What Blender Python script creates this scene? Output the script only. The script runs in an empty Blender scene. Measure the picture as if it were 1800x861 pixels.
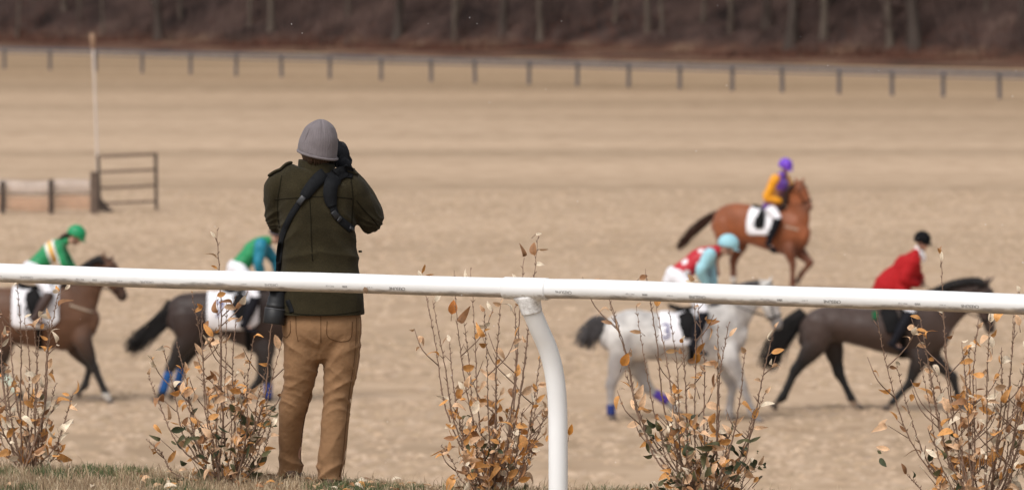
import bpy, bmesh, math, random
import numpy as np
from mathutils import Vector, Matrix, noise
from mathutils.bvhtree import BVHTree
R = math.radians
sc = bpy.context.scene
COL = sc.collection

# ------------------------------------------------------------------ camera, light, exposure
F = 10000.0                       # focal length in pixels of the 1800 px wide photograph (200 mm lens)
CAMZ = 6.2
PITCH = math.atan(490.5 / F)
cam_d = bpy.data.cameras.new('camera')
cam = bpy.data.objects.new('camera', cam_d)
COL.objects.link(cam)
cam.location = (0, 0, CAMZ)
cam.rotation_euler = (math.pi / 2 - PITCH, 0, 0)
cam_d.sensor_width = 36
cam_d.lens = 200
cam_d.clip_start = 0.5
cam_d.clip_end = 4000
cam_d.dof.use_dof = True
cam_d.dof.focus_distance = 27.3
cam_d.dof.aperture_fstop = 5.3
cam_d.dof.aperture_blades = 0
sc.camera = cam

SUN_EL, SUN_AZ = 52.0, 215.0      # overcast: a wide soft sun, high behind the photographer's left shoulder
w = bpy.data.worlds.new('World')
sc.world = w
w.use_nodes = True
nt = w.node_tree
bg = nt.nodes['Background']
sky = nt.nodes.new('ShaderNodeTexSky')
sky.sky_type = 'NISHITA'
sky.sun_disc = False
sky.sun_elevation = R(SUN_EL)
sky.sun_rotation = R(SUN_AZ)
sky.dust_density = 4.0
sky.air_density = 1.0
hs = nt.nodes.new('ShaderNodeHueSaturation')
hs.inputs['Saturation'].default_value = 0.22
nt.links.new(sky.outputs[0], hs.inputs['Color'])
nt.links.new(hs.outputs[0], bg.inputs['Color'])
bg.inputs['Strength'].default_value = 0.13
sd = bpy.data.lights.new('sun', 'SUN')
sd.energy = 1.3
sd.angle = R(28)
sd.color = (1.0, 0.96, 0.91)
sun = bpy.data.objects.new('sun', sd)
COL.objects.link(sun)
az, el = R(SUN_AZ), R(SUN_EL)
sdir = Vector((math.sin(az) * math.cos(el), math.cos(az) * math.cos(el), math.sin(el)))
sun.rotation_euler = sdir.to_track_quat('Z', 'Y').to_euler()
sc.view_settings.view_transform = 'Standard'
sc.view_settings.look = 'None'
sc.view_settings.exposure = 0.28
sc.view_settings.gamma = 1.0

random.seed(7)
rnd = random.Random(11)
CAM = Vector((0, 0, CAMZ))
FW = Vector((0, math.cos(PITCH), -math.sin(PITCH)))
UP = Vector((0, math.sin(PITCH), math.cos(PITCH)))

def at(px, py, D):
    return CAM + (FW + Vector((1, 0, 0)) * ((px - 900) / F) + UP * ((430.5 - py) / F)) * D

def ground(px, py, z=0.0):
    d = FW + Vector((1, 0, 0)) * ((px - 900) / F) + UP * ((430.5 - py) / F)
    return CAM + d * ((z - CAMZ) / d.z)

# ------------------------------------------------------------------ materials
def mat(name, color=(.5, .5, .5), rough=.8, var=.25, scale=8, bump=0.0, bscale=40, attr=False,
        sheen=0, spec=.3, trans=0, stretch=(1, 1, 1), extra=None, alpha=1.0, coat=0, metal=0):
    m = bpy.data.materials.new(name)
    m.use_nodes = True
    n, l = m.node_tree.nodes, m.node_tree.links
    b = n['Principled BSDF']
    b.inputs['Roughness'].default_value = rough
    b.inputs['Specular IOR Level'].default_value = spec
    b.inputs['Sheen Weight'].default_value = sheen
    b.inputs['Alpha'].default_value = alpha
    b.inputs['Coat Weight'].default_value = coat
    b.inputs['Metallic'].default_value = metal
    tc = n.new('ShaderNodeTexCoord')
    mp = n.new('ShaderNodeMapping')
    mp.inputs['Scale'].default_value = stretch
    l.new(tc.outputs['Object'], mp.inputs['Vector'])
    nz = n.new('ShaderNodeTexNoise')
    nz.inputs['Scale'].default_value = scale
    nz.inputs['Detail'].default_value = 6
    nz.inputs['Roughness'].default_value = .6
    l.new(mp.outputs[0], nz.inputs['Vector'])
    mr = n.new('ShaderNodeMapRange')
    mr.inputs['From Min'].default_value = .25
    mr.inputs['From Max'].default_value = .75
    mr.inputs['To Min'].default_value = 1 - var
    mr.inputs['To Max'].default_value = 1 + var
    l.new(nz.outputs['Fac'], mr.inputs['Value'])
    if attr:
        src = n.new('ShaderNodeAttribute')
        src.attribute_name = 'Col'
        so = src.outputs['Color']
    else:
        src = n.new('ShaderNodeRGB')
        src.outputs[0].default_value = (*color, 1)
        so = src.outputs[0]
    vm = n.new('ShaderNodeVectorMath')
    vm.operation = 'SCALE'
    l.new(so, vm.inputs[0])
    l.new(mr.outputs[0], vm.inputs['Scale'])
    out = vm.outputs[0]
    if extra:
        out = extra(n, l, tc, out)
    l.new(out, b.inputs['Base Color'])
    if bump:
        n2 = n.new('ShaderNodeTexNoise')
        n2.inputs['Scale'].default_value = bscale
        n2.inputs['Detail'].default_value = 4
        l.new(mp.outputs[0], n2.inputs['Vector'])
        bp = n.new('ShaderNodeBump')
        bp.inputs['Strength'].default_value = bump
        bp.inputs['Distance'].default_value = .01
        l.new(n2.outputs['Fac'], bp.inputs['Height'])
        l.new(bp.outputs[0], b.inputs['Normal'])
    if trans:
        t = n.new('ShaderNodeBsdfTranslucent')
        l.new(out, t.inputs['Color'])
        mx = n.new('ShaderNodeMixShader')
        mx.inputs[0].default_value = trans
        l.new(b.outputs[0], mx.inputs[1])
        l.new(t.outputs[0], mx.inputs[2])
        l.new(mx.outputs[0], n['Material Output'].inputs['Surface'])
    return m

def ramp(n, l, fac, stops):
    r = n.new('ShaderNodeValToRGB')
    e = r.color_ramp.elements
    while len(e) < len(stops):
        e.new(.5)
    for i, (p, c) in enumerate(stops):
        e[i].position = p
        e[i].color = (*c, 1) if len(c) == 3 else c
    l.new(fac, r.inputs[0])
    return r.outputs[0]

def mix(n, l, fac, a, b, mode='MIX'):
    m = n.new('ShaderNodeMix')
    m.data_type = 'RGBA'
    m.blend_type = mode
    if isinstance(fac, float):
        m.inputs[0].default_value = fac
    else:
        l.new(fac, m.inputs[0])
    for v, s in ((a, m.inputs[6]), (b, m.inputs[7])):
        if isinstance(v, tuple):
            s.default_value = (*v, 1)
        else:
            l.new(v, s)
    return m.outputs[2]

# ------------------------------------------------------------------ mesh helpers
def link(name, me, m=None, parent=None, smooth=True, loc=None):
    o = bpy.data.objects.new(name, me)
    COL.objects.link(o)
    if m is not None:
        me.materials.clear()
        for x in (m if isinstance(m, (list, tuple)) else [m]):
            me.materials.append(x)
    if smooth and hasattr(me, 'polygons') and len(me.polygons):
        me.polygons.foreach_set('use_smooth', [True] * len(me.polygons))
    if parent is not None:
        o.parent = parent
    if loc is not None:
        o.location = loc
    return o

def to_me(bm, name='m'):
    bmesh.ops.recalc_face_normals(bm, faces=bm.faces)
    me = bpy.data.meshes.new(name)
    bm.to_mesh(me)
    bm.free()
    return me

def empty(name, loc=(0, 0, 0), rz=0, label=None, cat=None, group=None):
    o = bpy.data.objects.new(name, None)
    COL.objects.link(o)
    o.location = loc
    o.rotation_euler = (0, 0, rz)
    o.empty_display_size = .2
    tag(o, label, cat, group)
    return o

def tag(o, label=None, cat=None, group=None, kind=None):
    if label: o['label'] = label
    if cat: o['category'] = cat
    if group: o['group'] = group
    if kind: o['kind'] = kind
    return o

def cr(pts, k=4):
    """Catmull-Rom through equal-length tuples."""
    P = [np.array(p, float) for p in pts]
    if len(P) < 3:
        return [tuple(p) for p in P]
    P = [2 * P[0] - P[1]] + P + [2 * P[-1] - P[-2]]
    out = []
    for i in range(1, len(P) - 2):
        p0, p1, p2, p3 = P[i - 1:i + 3]
        for j in range(k):
            t = j / k
            out.append(.5 * (2 * p1 + (p2 - p0) * t + (2 * p0 - 5 * p1 + 4 * p2 - p3) * t * t + (3 * p1 - p0 - 3 * p2 + p3) * t ** 3))
    out.append(P[-2])
    return [tuple(p) for p in out]

def tube(bm, secs, n=12, side=(0, 1, 0), k=3, cap=True, expo=2.0):
    """secs: (x,y,z,a,b): a along 'side', b across. Rounded ends."""
    S = cr([(s[0], s[1], s[2], s[3], s[4] if len(s) > 4 else s[3]) for s in secs], k) if k > 1 else [tuple(s) if len(s) > 4 else (*s, s[3]) for s in secs]
    C = [Vector(s[:3]) for s in S]
    side = Vector(side).normalized()
    fr = []
    for i in range(len(C)):
        t = (C[min(i + 1, len(C) - 1)] - C[max(i - 1, 0)])
        if t.length < 1e-9: t = Vector((0, 0, 1))
        t.normalize()
        a = side - t * side.dot(t)
        if a.length < .05:
            a = t.orthogonal()
        a.normalize()
        fr.append((t, a, t.cross(a)))
    rows = []
    if cap:
        t, a, b = fr[0]; m = min(S[0][3], S[0][4])
        for d, s in ((-.95, .3), (-.7, .72)):
            rows.append((C[0] + t * m * d, a, b, S[0][3] * s, S[0][4] * s))
    for i in range(len(C)):
        rows.append((C[i], fr[i][1], fr[i][2], S[i][3], S[i][4]))
    if cap:
        t, a, b = fr[-1]; m = min(S[-1][3], S[-1][4])
        for d, s in ((.7, .72), (.95, .3)):
            rows.append((C[-1] + t * m * d, a, b, S[-1][3] * s, S[-1][4] * s))
    prev = None
    first = None
    for (c, a, b, ra, rb) in rows:
        ring = []
        for j in range(n):
            th = 2 * math.pi * j / n
            cx, sx = math.cos(th), math.sin(th)
            if expo != 2.0:
                cx = math.copysign(abs(cx) ** (2 / expo), cx); sx = math.copysign(abs(sx) ** (2 / expo), sx)
            ring.append(bm.verts.new(c + a * (cx * ra) + b * (sx * rb)))
        if prev:
            for j in range(n):
                bm.faces.new((prev[j], prev[(j + 1) % n], ring[(j + 1) % n], ring[j]))
        else:
            first = ring
        prev = ring
    bm.faces.new(first[::-1])
    bm.faces.new(prev)

def ball(bm, c, r, rot=None, sub=2):
    r = (r, r, r) if isinstance(r, (int, float)) else r
    M = Matrix.Translation(Vector(c)) @ ((rot.to_matrix().to_4x4()) if rot is not None else Matrix.Identity(4)) @ Matrix.Diagonal((*r, 1))
    bmesh.ops.create_icosphere(bm, subdivisions=sub, radius=1, matrix=M)

def box(bm, c, s, rot=None, bev=0.0):
    M = Matrix.Translation(Vector(c)) @ (rot.to_matrix().to_4x4() if rot is not None else Matrix.Identity(4)) @ Matrix.Diagonal((*s, 1))
    r = bmesh.ops.create_cube(bm, size=1, matrix=M)
    if bev:
        es = list({e for v in r['verts'] for e in v.link_edges})
        bmesh.ops.bevel(bm, geom=es, offset=bev, segments=2, affect='EDGES', profile=.5)

def fuse(bm, voxel, smooth=6, fac=.5):
    bmesh.ops.recalc_face_normals(bm, faces=bm.faces)
    me = bpy.data.meshes.new('tmp')
    bm.to_mesh(me); bm.free()
    o = bpy.data.objects.new('tmp', me)
    COL.objects.link(o)
    md = o.modifiers.new('r', 'REMESH'); md.mode = 'VOXEL'; md.voxel_size = voxel; md.adaptivity = 0
    if smooth:
        ms = o.modifiers.new('s', 'SMOOTH'); ms.factor = fac; ms.iterations = smooth
    dg = bpy.context.evaluated_depsgraph_get()
    out = bpy.data.meshes.new_from_object(o.evaluated_get(dg))
    bpy.data.objects.remove(o)
    bpy.data.meshes.remove(me)
    return out

def co_of(me):
    a = np.empty(len(me.vertices) * 3); me.vertices.foreach_get('co', a); return a.reshape(-1, 3)

def displace(me, fn):
    co = co_of(me)
    nr = np.empty(len(me.vertices) * 3); me.vertices.foreach_get('normal', nr); nr = nr.reshape(-1, 3)
    d = np.array([fn(Vector(c), Vector(q)) for c, q in zip(co, nr)])
    co = co + nr * d[:, None]
    me.vertices.foreach_set('co', co.ravel()); me.update()

def paint(me, fn):
    at_ = me.color_attributes.new('Col', 'FLOAT_COLOR', 'POINT')
    v = np.array([(*fn(Vector(c)), 1.0) for c in co_of(me)], dtype=np.float32)
    at_.data.foreach_set('color', v.ravel())

def cut(me, planes):
    """keep the side opposite to each plane normal, close the hole"""
    bm = bmesh.new(); bm.from_mesh(me)
    for co, no in planes:
        g = bmesh.ops.bisect_plane(bm, geom=bm.verts[:] + bm.edges[:] + bm.faces[:], plane_co=co, plane_no=no, clear_outer=True)
        es = [e for e in g['geom_cut'] if isinstance(e, bmesh.types.BMEdge)]
        bmesh.ops.holes_fill(bm, edges=es, sides=0)
    bm.to_mesh(me); bm.free(); return me

def bvh_of(*mes):
    V, Fc = [], []
    for me in mes:
        o = len(V)
        V += [v.co.copy() for v in me.vertices]
        Fc += [tuple(i + o for i in p.vertices) for p in me.polygons]
    return BVHTree.FromPolygons(V, Fc)

def cast(bvh, x, z, y0=-3, d=(0, 1, 0)):
    h = bvh.ray_cast(Vector((x, y0, z)), Vector(d))
    return h[0], h[1]

def ribbon_on(bm, bvh, pts, width, thick, y0=-3, d=(0, 1, 0), step=.012, lift=.002):
    """a flat band lying on a surface: pts (x,z) polyline or (x,z,width)"""
    P = cr([(p[0], p[1], p[2] if len(p) > 2 else width) for p in pts], 6)
    rows = []
    last = None
    for i, p in enumerate(P):
        q = P[min(i + 1, len(P) - 1)]; o = P[max(i - 1, 0)]
        t = Vector((q[0] - o[0], 0, q[1] - o[1]))
        if t.length < 1e-9: continue
        t.normalize(); s = Vector((-t.z, 0, t.x))
        row = []
        for k in (-1, 0, 1):
            c = Vector((p[0], 0, p[1])) + s * (k * p[2] / 2)
            h, nn = cast(bvh, c.x, c.z, y0, d)
            if h is None:
                h = Vector((c.x, last if last is not None else 0, c.z)); nn = Vector((0, -1, 0))
            if nn.dot(Vector(d)) > 0: nn = -nn
            last = h.y
            row.append((h, Vector(nn)))
        # keep band flat across: use the outermost of the three
        nn = (row[0][1] + row[1][1] + row[2][1]).normalized()
        rows.append([(r[0] + nn * lift, r[0] + nn * (lift + thick)) for r in row])
    prev = None
    for r in rows:
        lo = [bm.verts.new(a) for a, b in r]; hi = [bm.verts.new(b) for a, b in r]
        ring = lo + hi[::-1]
        if prev:
            for j in range(6):
                bm.faces.new((prev[j], prev[(j + 1) % 6], ring[(j + 1) % 6], ring[j]))
        else:
            bm.faces.new(ring[::-1])
        prev = ring
    bm.faces.new(prev)

def text_mesh(s, size, extrude=0.0, bold=0.0):
    cu = bpy.data.curves.new('t', 'FONT')
    cu.body = s; cu.size = size; cu.align_x = 'CENTER'; cu.align_y = 'CENTER'; cu.offset = bold
    cu.resolution_u = 4
    o = bpy.data.objects.new('t', cu); COL.objects.link(o)
    dg = bpy.context.evaluated_depsgraph_get()
    me = bpy.data.meshes.new_from_object(o.evaluated_get(dg))
    bpy.data.objects.remove(o)
    bm = bmesh.new(); bm.from_mesh(me)
    bmesh.ops.triangulate(bm, faces=bm.faces[:])
    for _ in range(4):
        es = [e for e in bm.edges if e.calc_length() > size * .12]
        if not es: break
        bmesh.ops.subdivide_edges(bm, edges=es, cuts=1)
        bmesh.ops.triangulate(bm, faces=bm.faces[:])
    bm.to_mesh(me); bm.free()
    return me

def quat_axes(x, y, z):
    return Matrix((x, y, z)).transposed().to_quaternion()

# ------------------------------------------------------------------ terrain
BANK = 3.65
DV = Vector((math.cos(R(28)), -math.sin(R(28)), 0))      # direction of the white rail
NV = Vector((math.sin(R(28)), math.cos(R(28)), 0))       # across it, away from the camera
RAILC = at(925, 507, 25.6)                                # point on the rail axis at the tee
CREST = 1.62                                              # distance of the bank's crest behind the rail

def straw_field(n, l, tc, out):
    mp = n.new('ShaderNodeMapping'); mp.inputs['Rotation'].default_value = (0, 0, R(38)); mp.inputs['Scale'].default_value = (.010, .075, 1)
    l.new(tc.outputs['Object'], mp.inputs['Vector'])
    a = n.new('ShaderNodeTexNoise'); a.inputs['Scale'].default_value = 1; a.inputs['Detail'].default_value = 4; a.inputs['Roughness'].default_value = .55
    l.new(mp.outputs[0], a.inputs['Vector'])
    c1 = ramp(n, l, a.outputs['Fac'], [(.30, (.325, .236, .158)), (.46, (.408, .295, .202)), (.60, (.475, .345, .240)), (.75, (.515, .378, .27))])
    b = n.new('ShaderNodeTexNoise'); b.inputs['Scale'].default_value = .9; b.inputs['Detail'].default_value = 7; b.inputs['Roughness'].default_value = .68
    l.new(tc.outputs['Object'], b.inputs['Vector'])
    c2 = ramp(n, l, b.outputs['Fac'], [(.30, (.68, .63, .57)), (.47, (.96, .95, .93)), (.66, (1.15, 1.16, 1.17))])
    x = mix(n, l, .85, c1, c2, 'MULTIPLY')
    # the turf turns more olive far out on the course
    sp = n.new('ShaderNodeSeparateXYZ'); l.new(tc.outputs['Object'], sp.inputs[0])
    ad = n.new('ShaderNodeMath'); ad.operation = 'MULTIPLY_ADD'; ad.inputs[1].default_value = .9
    l.new(sp.outputs['X'], ad.inputs[0]); l.new(sp.outputs['Y'], ad.inputs[2])
    mr = n.new('ShaderNodeMapRange'); mr.inputs['From Min'].default_value = 215; mr.inputs['From Max'].default_value = 300
    l.new(ad.outputs[0], mr.inputs['Value'])
    ol = mix(n, l, .85, x, (.68, .64, .56), 'MULTIPLY')
    return mix(n, l, mr.outputs[0], x, ol)

M_field = mat('dry_turf', (.4, .28, .18), .95, 0, 1, bump=.35, bscale=14, spec=.1, extra=straw_field)

def bank_turf(n, l, tc, out):
    b = n.new('ShaderNodeTexNoise'); b.inputs['Scale'].default_value = 2.2; b.inputs['Detail'].default_value = 8; b.inputs['Roughness'].default_value = .7
    l.new(tc.outputs['Object'], b.inputs['Vector'])
    return ramp(n, l, b.outputs['Fac'], [(.33, (.14, .11, .07)), (.5, (.28, .205, .13)), (.62, (.38, .28, .18)), (.72, (.19, .18, .09))])
M_bank = mat('bank_turf', (.3, .22, .14), .95, 0, 1, bump=.6, bscale=60, spec=.1, extra=bank_turf)

def grid_sheet(xs, ys, hf, name, m, ax=None):
    bm = bmesh.new()
    V = [[bm.verts.new(hf(x, y)) for x in xs] for y in ys]
    for j in range(len(ys) - 1):
        for i in range(len(xs) - 1):
            bm.faces.new((V[j][i], V[j][i + 1], V[j + 1][i + 1], V[j + 1][i]))
    o = link(name, to_me(bm), m)
    return tag(o, kind='structure')

grid_sheet(np.linspace(-900, 900, 40), np.concatenate([np.linspace(-60, 600, 60), np.linspace(640, 1500, 12)]),
           lambda x, y: Vector((x, y, 0)), 'field', M_field)

def bank_h(u, v):
    # u along the rail, v across it (v = 0 at the rail, positive away from the camera)
    bump = .035 * noise.noise(Vector((u * .8, v * .8, 0))) + .012 * noise.noise(Vector((u * 4, v * 4, 3)))
    if v < -12:
        z = BANK + min(1.0, (-12 - v) * .07)
    elif v < CREST:
        z = BANK - .0 * v
    else:
        t = v - CREST
        z = BANK - (.30 * t * t / (1 + .35 * t) if t < 2 else .7059 + (t - 2) * .29)
    return z + bump
def bank_pt(u, v):
    p = Vector((RAILC.x, RAILC.y, 0)) + DV * u + NV * v
    p.z = bank_h(u, v)
    return p
us = np.concatenate([np.linspace(-90, -8, 14), np.linspace(-7, 7, 110), np.linspace(8, 90, 14)])
vs = np.concatenate([np.linspace(-40, -4, 14), np.linspace(-3, 5, 70), np.linspace(5.5, 17, 14)])
grid_sheet(us, vs, bank_pt, 'grass_bank', M_bank)

# wooded rise behind the far fence
FA, FB = ground(8, 121), ground(1757, 174)
fdir = (FB - FA).normalized(); fdir.z = 0
fn_ = Vector((-fdir.y, fdir.x, 0));
if fn_.y < 0: fn_ = -fn_
def wood_base(px):
    py = 74 + 36 * px / 1800
    return ground(px, py)
WA, WB = wood_base(0), wood_base(1800)
wdir = (WB - WA); wdir.z = 0; wlen = wdir.length; wdir.normalize()
wn = Vector((-wdir.y, wdir.x, 0))
if wn.y < 0: wn = -wn
def hill_pt(u, v):
    p = Vector((WA.x, WA.y, 0)) + wdir * u + wn * v
    edge = 4 * noise.noise(Vector((u * .03, 0, 5)))
    vv = v - edge
    z = .02 if vv > -18 else -.3
    if vv > 0: z += 7.5 * (1 - math.exp(-vv / 16)) + vv * .18
    elif vv > -18: z += .015 * (vv + 18)
    z += .25 * noise.noise(Vector((u * .11, v * .11, 0)))
    if v < -17: z = -.4
    p.z = z
    return p
def litter_and_shade(n, l, tc, out):
    b = n.new('ShaderNodeTexNoise'); b.inputs['Scale'].default_value = .22; b.inputs['Detail'].default_value = 7
    l.new(tc.outputs['Object'], b.inputs['Vector'])
    c = ramp(n, l, b.outputs['Fac'], [(.34, (.018, .013, .012)), (.47, (.046, .030, .026)), (.58, (.078, .049, .041)), (.72, (.10, .065, .052))])  # litter inside the wood, its dark tones painting in the shade between trees
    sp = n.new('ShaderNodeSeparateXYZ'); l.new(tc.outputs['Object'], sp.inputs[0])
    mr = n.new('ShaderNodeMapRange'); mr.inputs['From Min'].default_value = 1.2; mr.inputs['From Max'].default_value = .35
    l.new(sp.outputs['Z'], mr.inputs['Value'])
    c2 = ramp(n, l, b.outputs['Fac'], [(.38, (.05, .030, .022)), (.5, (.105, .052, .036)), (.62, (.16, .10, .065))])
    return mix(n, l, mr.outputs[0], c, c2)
M_litter_shade = mat('leaf_litter_with_wood_shade', (.06, .035, .025), .95, 0, 1, bump=.5, bscale=3, spec=.05, extra=litter_and_shade)
grid_sheet(np.linspace(-300, 420, 150), np.concatenate([np.linspace(-20, 60, 60), np.linspace(65, 260, 14)]), hill_pt, 'hillside', M_litter_shade)
print('terrain ok')
# ------------------------------------------------------------------ woodland
M_bark = mat('grey_bark', (.112, .088, .070), .9, .35, 3, bump=.6, bscale=8, stretch=(1, 1, .25), spec=.1)
M_bark2 = mat('dark_bark', (.065, .050, .042), .9, .35, 3, bump=.6, bscale=8, stretch=(1, 1, .25), spec=.1)
M_twig = mat('bare_twigs', (.088, .058, .050), .9, .6, .5, spec=.1)

def limb(bm, p, d, L, r, depth, rg):
    pts = []
    q = p.copy(); dd = d.copy(); N = 5
    for i in range(N + 1):
        pts.append((q.x, q.y, q.z, r * (1 - .65 * i / N)))
        dd = (dd + Vector((rg.uniform(-.16, .16), rg.uniform(-.16, .16), rg.uniform(-.03, .12)))).normalized()
        q = q + dd * (L / N)
    tube(bm, pts, n=5 if depth > 1 else 4, side=(0.3, 1, 0.1), k=1, cap=False)
    if depth <= 0: return
    for i in range(2, N + 1):
        for _ in range(2 if i < N else 3):
            a = Vector((rg.uniform(-1, 1), rg.uniform(-1, 1), rg.uniform(.1, 1))).normalized()
            P = Vector(pts[i][:3])
            limb(bm, P, (dd * .5 + a).normalized(), L * rg.uniform(.4, .65), pts[i][3] * .6, depth - 1, rg)

def tree_meshes(seed, H, r, fork=False):
    rg = random.Random(seed)
    tb, cb = bmesh.new(), bmesh.new()
    th = H * .38
    lean = Vector((rg.uniform(-.08, .08), rg.uniform(-.05, .05), 1))
    pts = []
    q = Vector((0, 0, -.4))
    for i in range(9):
        z = i / 8
        flare = 1.55 if i == 0 else (1.15 if i == 1 else 1)
        pts.append((q.x, q.y, q.z, r * flare * (1 - .35 * z)))
        q = q + (lean + Vector((rg.uniform(-.06, .06), rg.uniform(-.06, .06), 0))) * (th / 8)
    tube(tb, pts, n=10, k=2)
    top = Vector(pts[-1][:3])
    if fork:
        p3 = Vector(pts[3][:3])
        f = []
        for i in range(7):
            f.append((p3.x + i * .33 + .05 * i * i, p3.y + .1 * i, p3.z + i * th * .12, r * .6 * (1 - .08 * i)))
        tube(tb, f, n=8, k=1)
        limb(cb, Vector(f[-1][:3]), Vector((.3, 0, 1)).normalized(), H * .4, r * .35, 2, rg)
    for k in range(5):
        a = k * 2.4 + rg.random()
        limb(cb, top - Vector((0, 0, rg.uniform(0, th * .35))), Vector((math.cos(a) * .6, math.sin(a) * .6, 1)).normalized(), H * rg.uniform(.35, .6), r * .42, 2, rg)
    for k in range(6):   # low bare side branches
        a = rg.uniform(0, 6.28); z = rg.uniform(.12, .8)
        i = int(z * 8); P = Vector(pts[i][:3])
        limb(cb, P, Vector((math.cos(a), math.sin(a), rg.uniform(-.1, .5))).normalized(), rg.uniform(1.5, 3.5), r * .16, 1, rg)
    return to_me(tb), to_me(cb)
variants = [tree_meshes(100 + i, H, r, fk) for i, (H, r, fk) in enumerate([(15, .24, False), (18, .34, False), (13, .16, True), (20, .42, True), (12, .13, False), (16, .28, True)])]
for i, (tm, cm) in enumerate(variants):
    tm.materials.append(M_bark if i % 2 == 0 else M_bark2); cm.materials.append(M_twig)

def add_tree(px, v, var, s=1.0, rz=0, label=None, group=None):
    # px is a column of the photograph at the wood's edge
    b = wood_base(px); b = b - Vector((WA.x, WA.y, 0)); u = b.dot(wdir)
    p = hill_pt(u, v)
    ray = (p.x, p.y)
    tm, cm = variants[var]
    r = empty('bare_tree', p, rz, label, 'tree', group); r.scale = (s, s, s)
    t = bpy.data.objects.new('trunk', tm); COL.objects.link(t); t.parent = r
    c = bpy.data.objects.new('crown', cm); COL.objects.link(c); c.parent = r
    return r
near = [(262, 1, 3, .9, 2.6, 'pale forked tree on the wood edge above the pole left of centre'),
        (440, 2, 0, 1.1, 1.0, 'slim pale tree straight up at the wood edge left of the photographer'),
        (660, 2, 5, 1.3, .3, 'thick leaning forked tree above and right of the photographer in grey hat'),
        (846, 2, 1, 1.0, 1.3, 'upright tree at the wood edge nearest the middle of the fence'),
        (1120, 1, 0, .95, .4, 'left one of the two slim pale tree trunks close together'),
        (1147, 1, 4, 1.3, 2.4, 'right one of the two slim pale tree trunks close together'),
        (1290, 3, 1, 1.1, 4.0, 'grey tree trunk above the purple capped rider, left side'),
        (1370, 1, 3, 1.0, .8, 'broad dark tree trunk above the purple capped rider and his chestnut'),
        (1590, 1, 3, 1.1, 3.0, 'stout grey tree trunk above the rider in the red coat'),
        (1480, 4, 1, 1.0, 5.1, 'dark tree trunk between the purple capped and red coated riders'),
        (1720, 4, 5, 1.0, 2.1, 'tree near the right end of the wood with a dark leaning trunk'),
        (85, 3, 2, 1.1, 2.1, 'thin pale tree near the left end of the wood')]
for a in near: add_tree(a[0], a[1], a[2], a[3], a[4], a[5])
rg = random.Random(15)
for i in range(20):
    px = -20 + 1860 * (i + rg.uniform(-.45, .45)) / 20
    if min(abs(px - a[0]) for a in near) < 22: continue
    add_tree(px, rg.uniform(.5, 5), rg.choice((4, 2, 4, 0)), rg.uniform(.8, 1.3), rg.uniform(0, 6.28), 'slim pale sapling standing at the front edge of the wood', 'slim saplings at the wood edge')
rg = random.Random(5)
for i in range(62):
    px = -80 + 1960 * (i + rg.uniform(-.4, .4)) / 62
    add_tree(px, rg.uniform(5, 34), rg.randrange(6), rg.uniform(.7, 1.2), rg.uniform(0, 6.28), 'bare dark trunk among the crowded trees deep in the wood', 'bare trees deep in the wood')

# undergrowth of the wood: bare saplings and brush, too many to count
rg = random.Random(9)
bm = bmesh.new()
for i in range(15000):
    u = rg.uniform(-25, wlen + 25); v = abs(rg.gauss(0, 12)) - .5
    if noise.noise(Vector((u * .12, v * .12, 1))) < -.22: continue
    p = hill_pt(u, v)
    h = rg.uniform(.8, 4.2) * (1.0 if v > 1.5 else .5); r = rg.uniform(.008, .028)
    a = rg.uniform(0, 6.28); ln = rg.uniform(.05, .8)
    q = p + Vector((math.cos(a) * h * ln * .5, math.sin(a) * h * ln * .5, h * .6))
    e = q + Vector((math.cos(a) * h * ln * .5 + rg.uniform(-.3, .3), math.sin(a) * h * ln * .5, h * .4 * rg.uniform(-.3, 1)))
    s = Vector((r, 0, 0)); t = Vector((0, r, 0))
    vs_ = [bm.verts.new(x) for x in (p - s, p + s, p + t * 1.5, q - s * .7, q + s * .7, q + t, e)]
    bm.faces.new((vs_[0], vs_[1], vs_[4], vs_[3])); bm.faces.new((vs_[1], vs_[2], vs_[5], vs_[4])); bm.faces.new((vs_[2], vs_[0], vs_[3], vs_[5]))
    bm.faces.new((vs_[3], vs_[4], vs_[6])); bm.faces.new((vs_[4], vs_[5], vs_[6]))
tag(link('undergrowth', to_me(bm), M_twig, smooth=False), 'tangle of bare dark brown saplings and brush filling the wood', 'undergrowth', kind='stuff')
M_deadleaf = mat('dead_leaves', (.085, .036, .025), .9, .5, .3, spec=.05)
bm = bmesh.new()
for i in range(16000):
    u = rg.uniform(-25, wlen + 25)
    if noise.noise(Vector((u * .05, 7, 1))) < -.15 and rg.random() < .8: continue
    v = rg.uniform(-7, 3); p = hill_pt(u, v); p.z += abs(rg.gauss(0, .28)) * (1 if v > -2 else .4)
    if rg.random() < .25: p.z += rg.uniform(0, 2.6) * max(0, noise.noise(Vector((u * .09, 3, 9)))) * 2
    a = Vector((rg.uniform(-1, 1), rg.uniform(-1, 1), rg.uniform(-1, 1))).normalized() * .09; b = a.orthogonal().normalized() * .06
    bm.faces.new([bm.verts.new(x) for x in (p - a, p + b, p + a, p - b)])
tag(link('dead_bracken', to_me(bm), M_deadleaf, smooth=False), 'band of rust brown dead leaves and bracken along the foot of the wood', 'dead leaves', kind='stuff')

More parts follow.
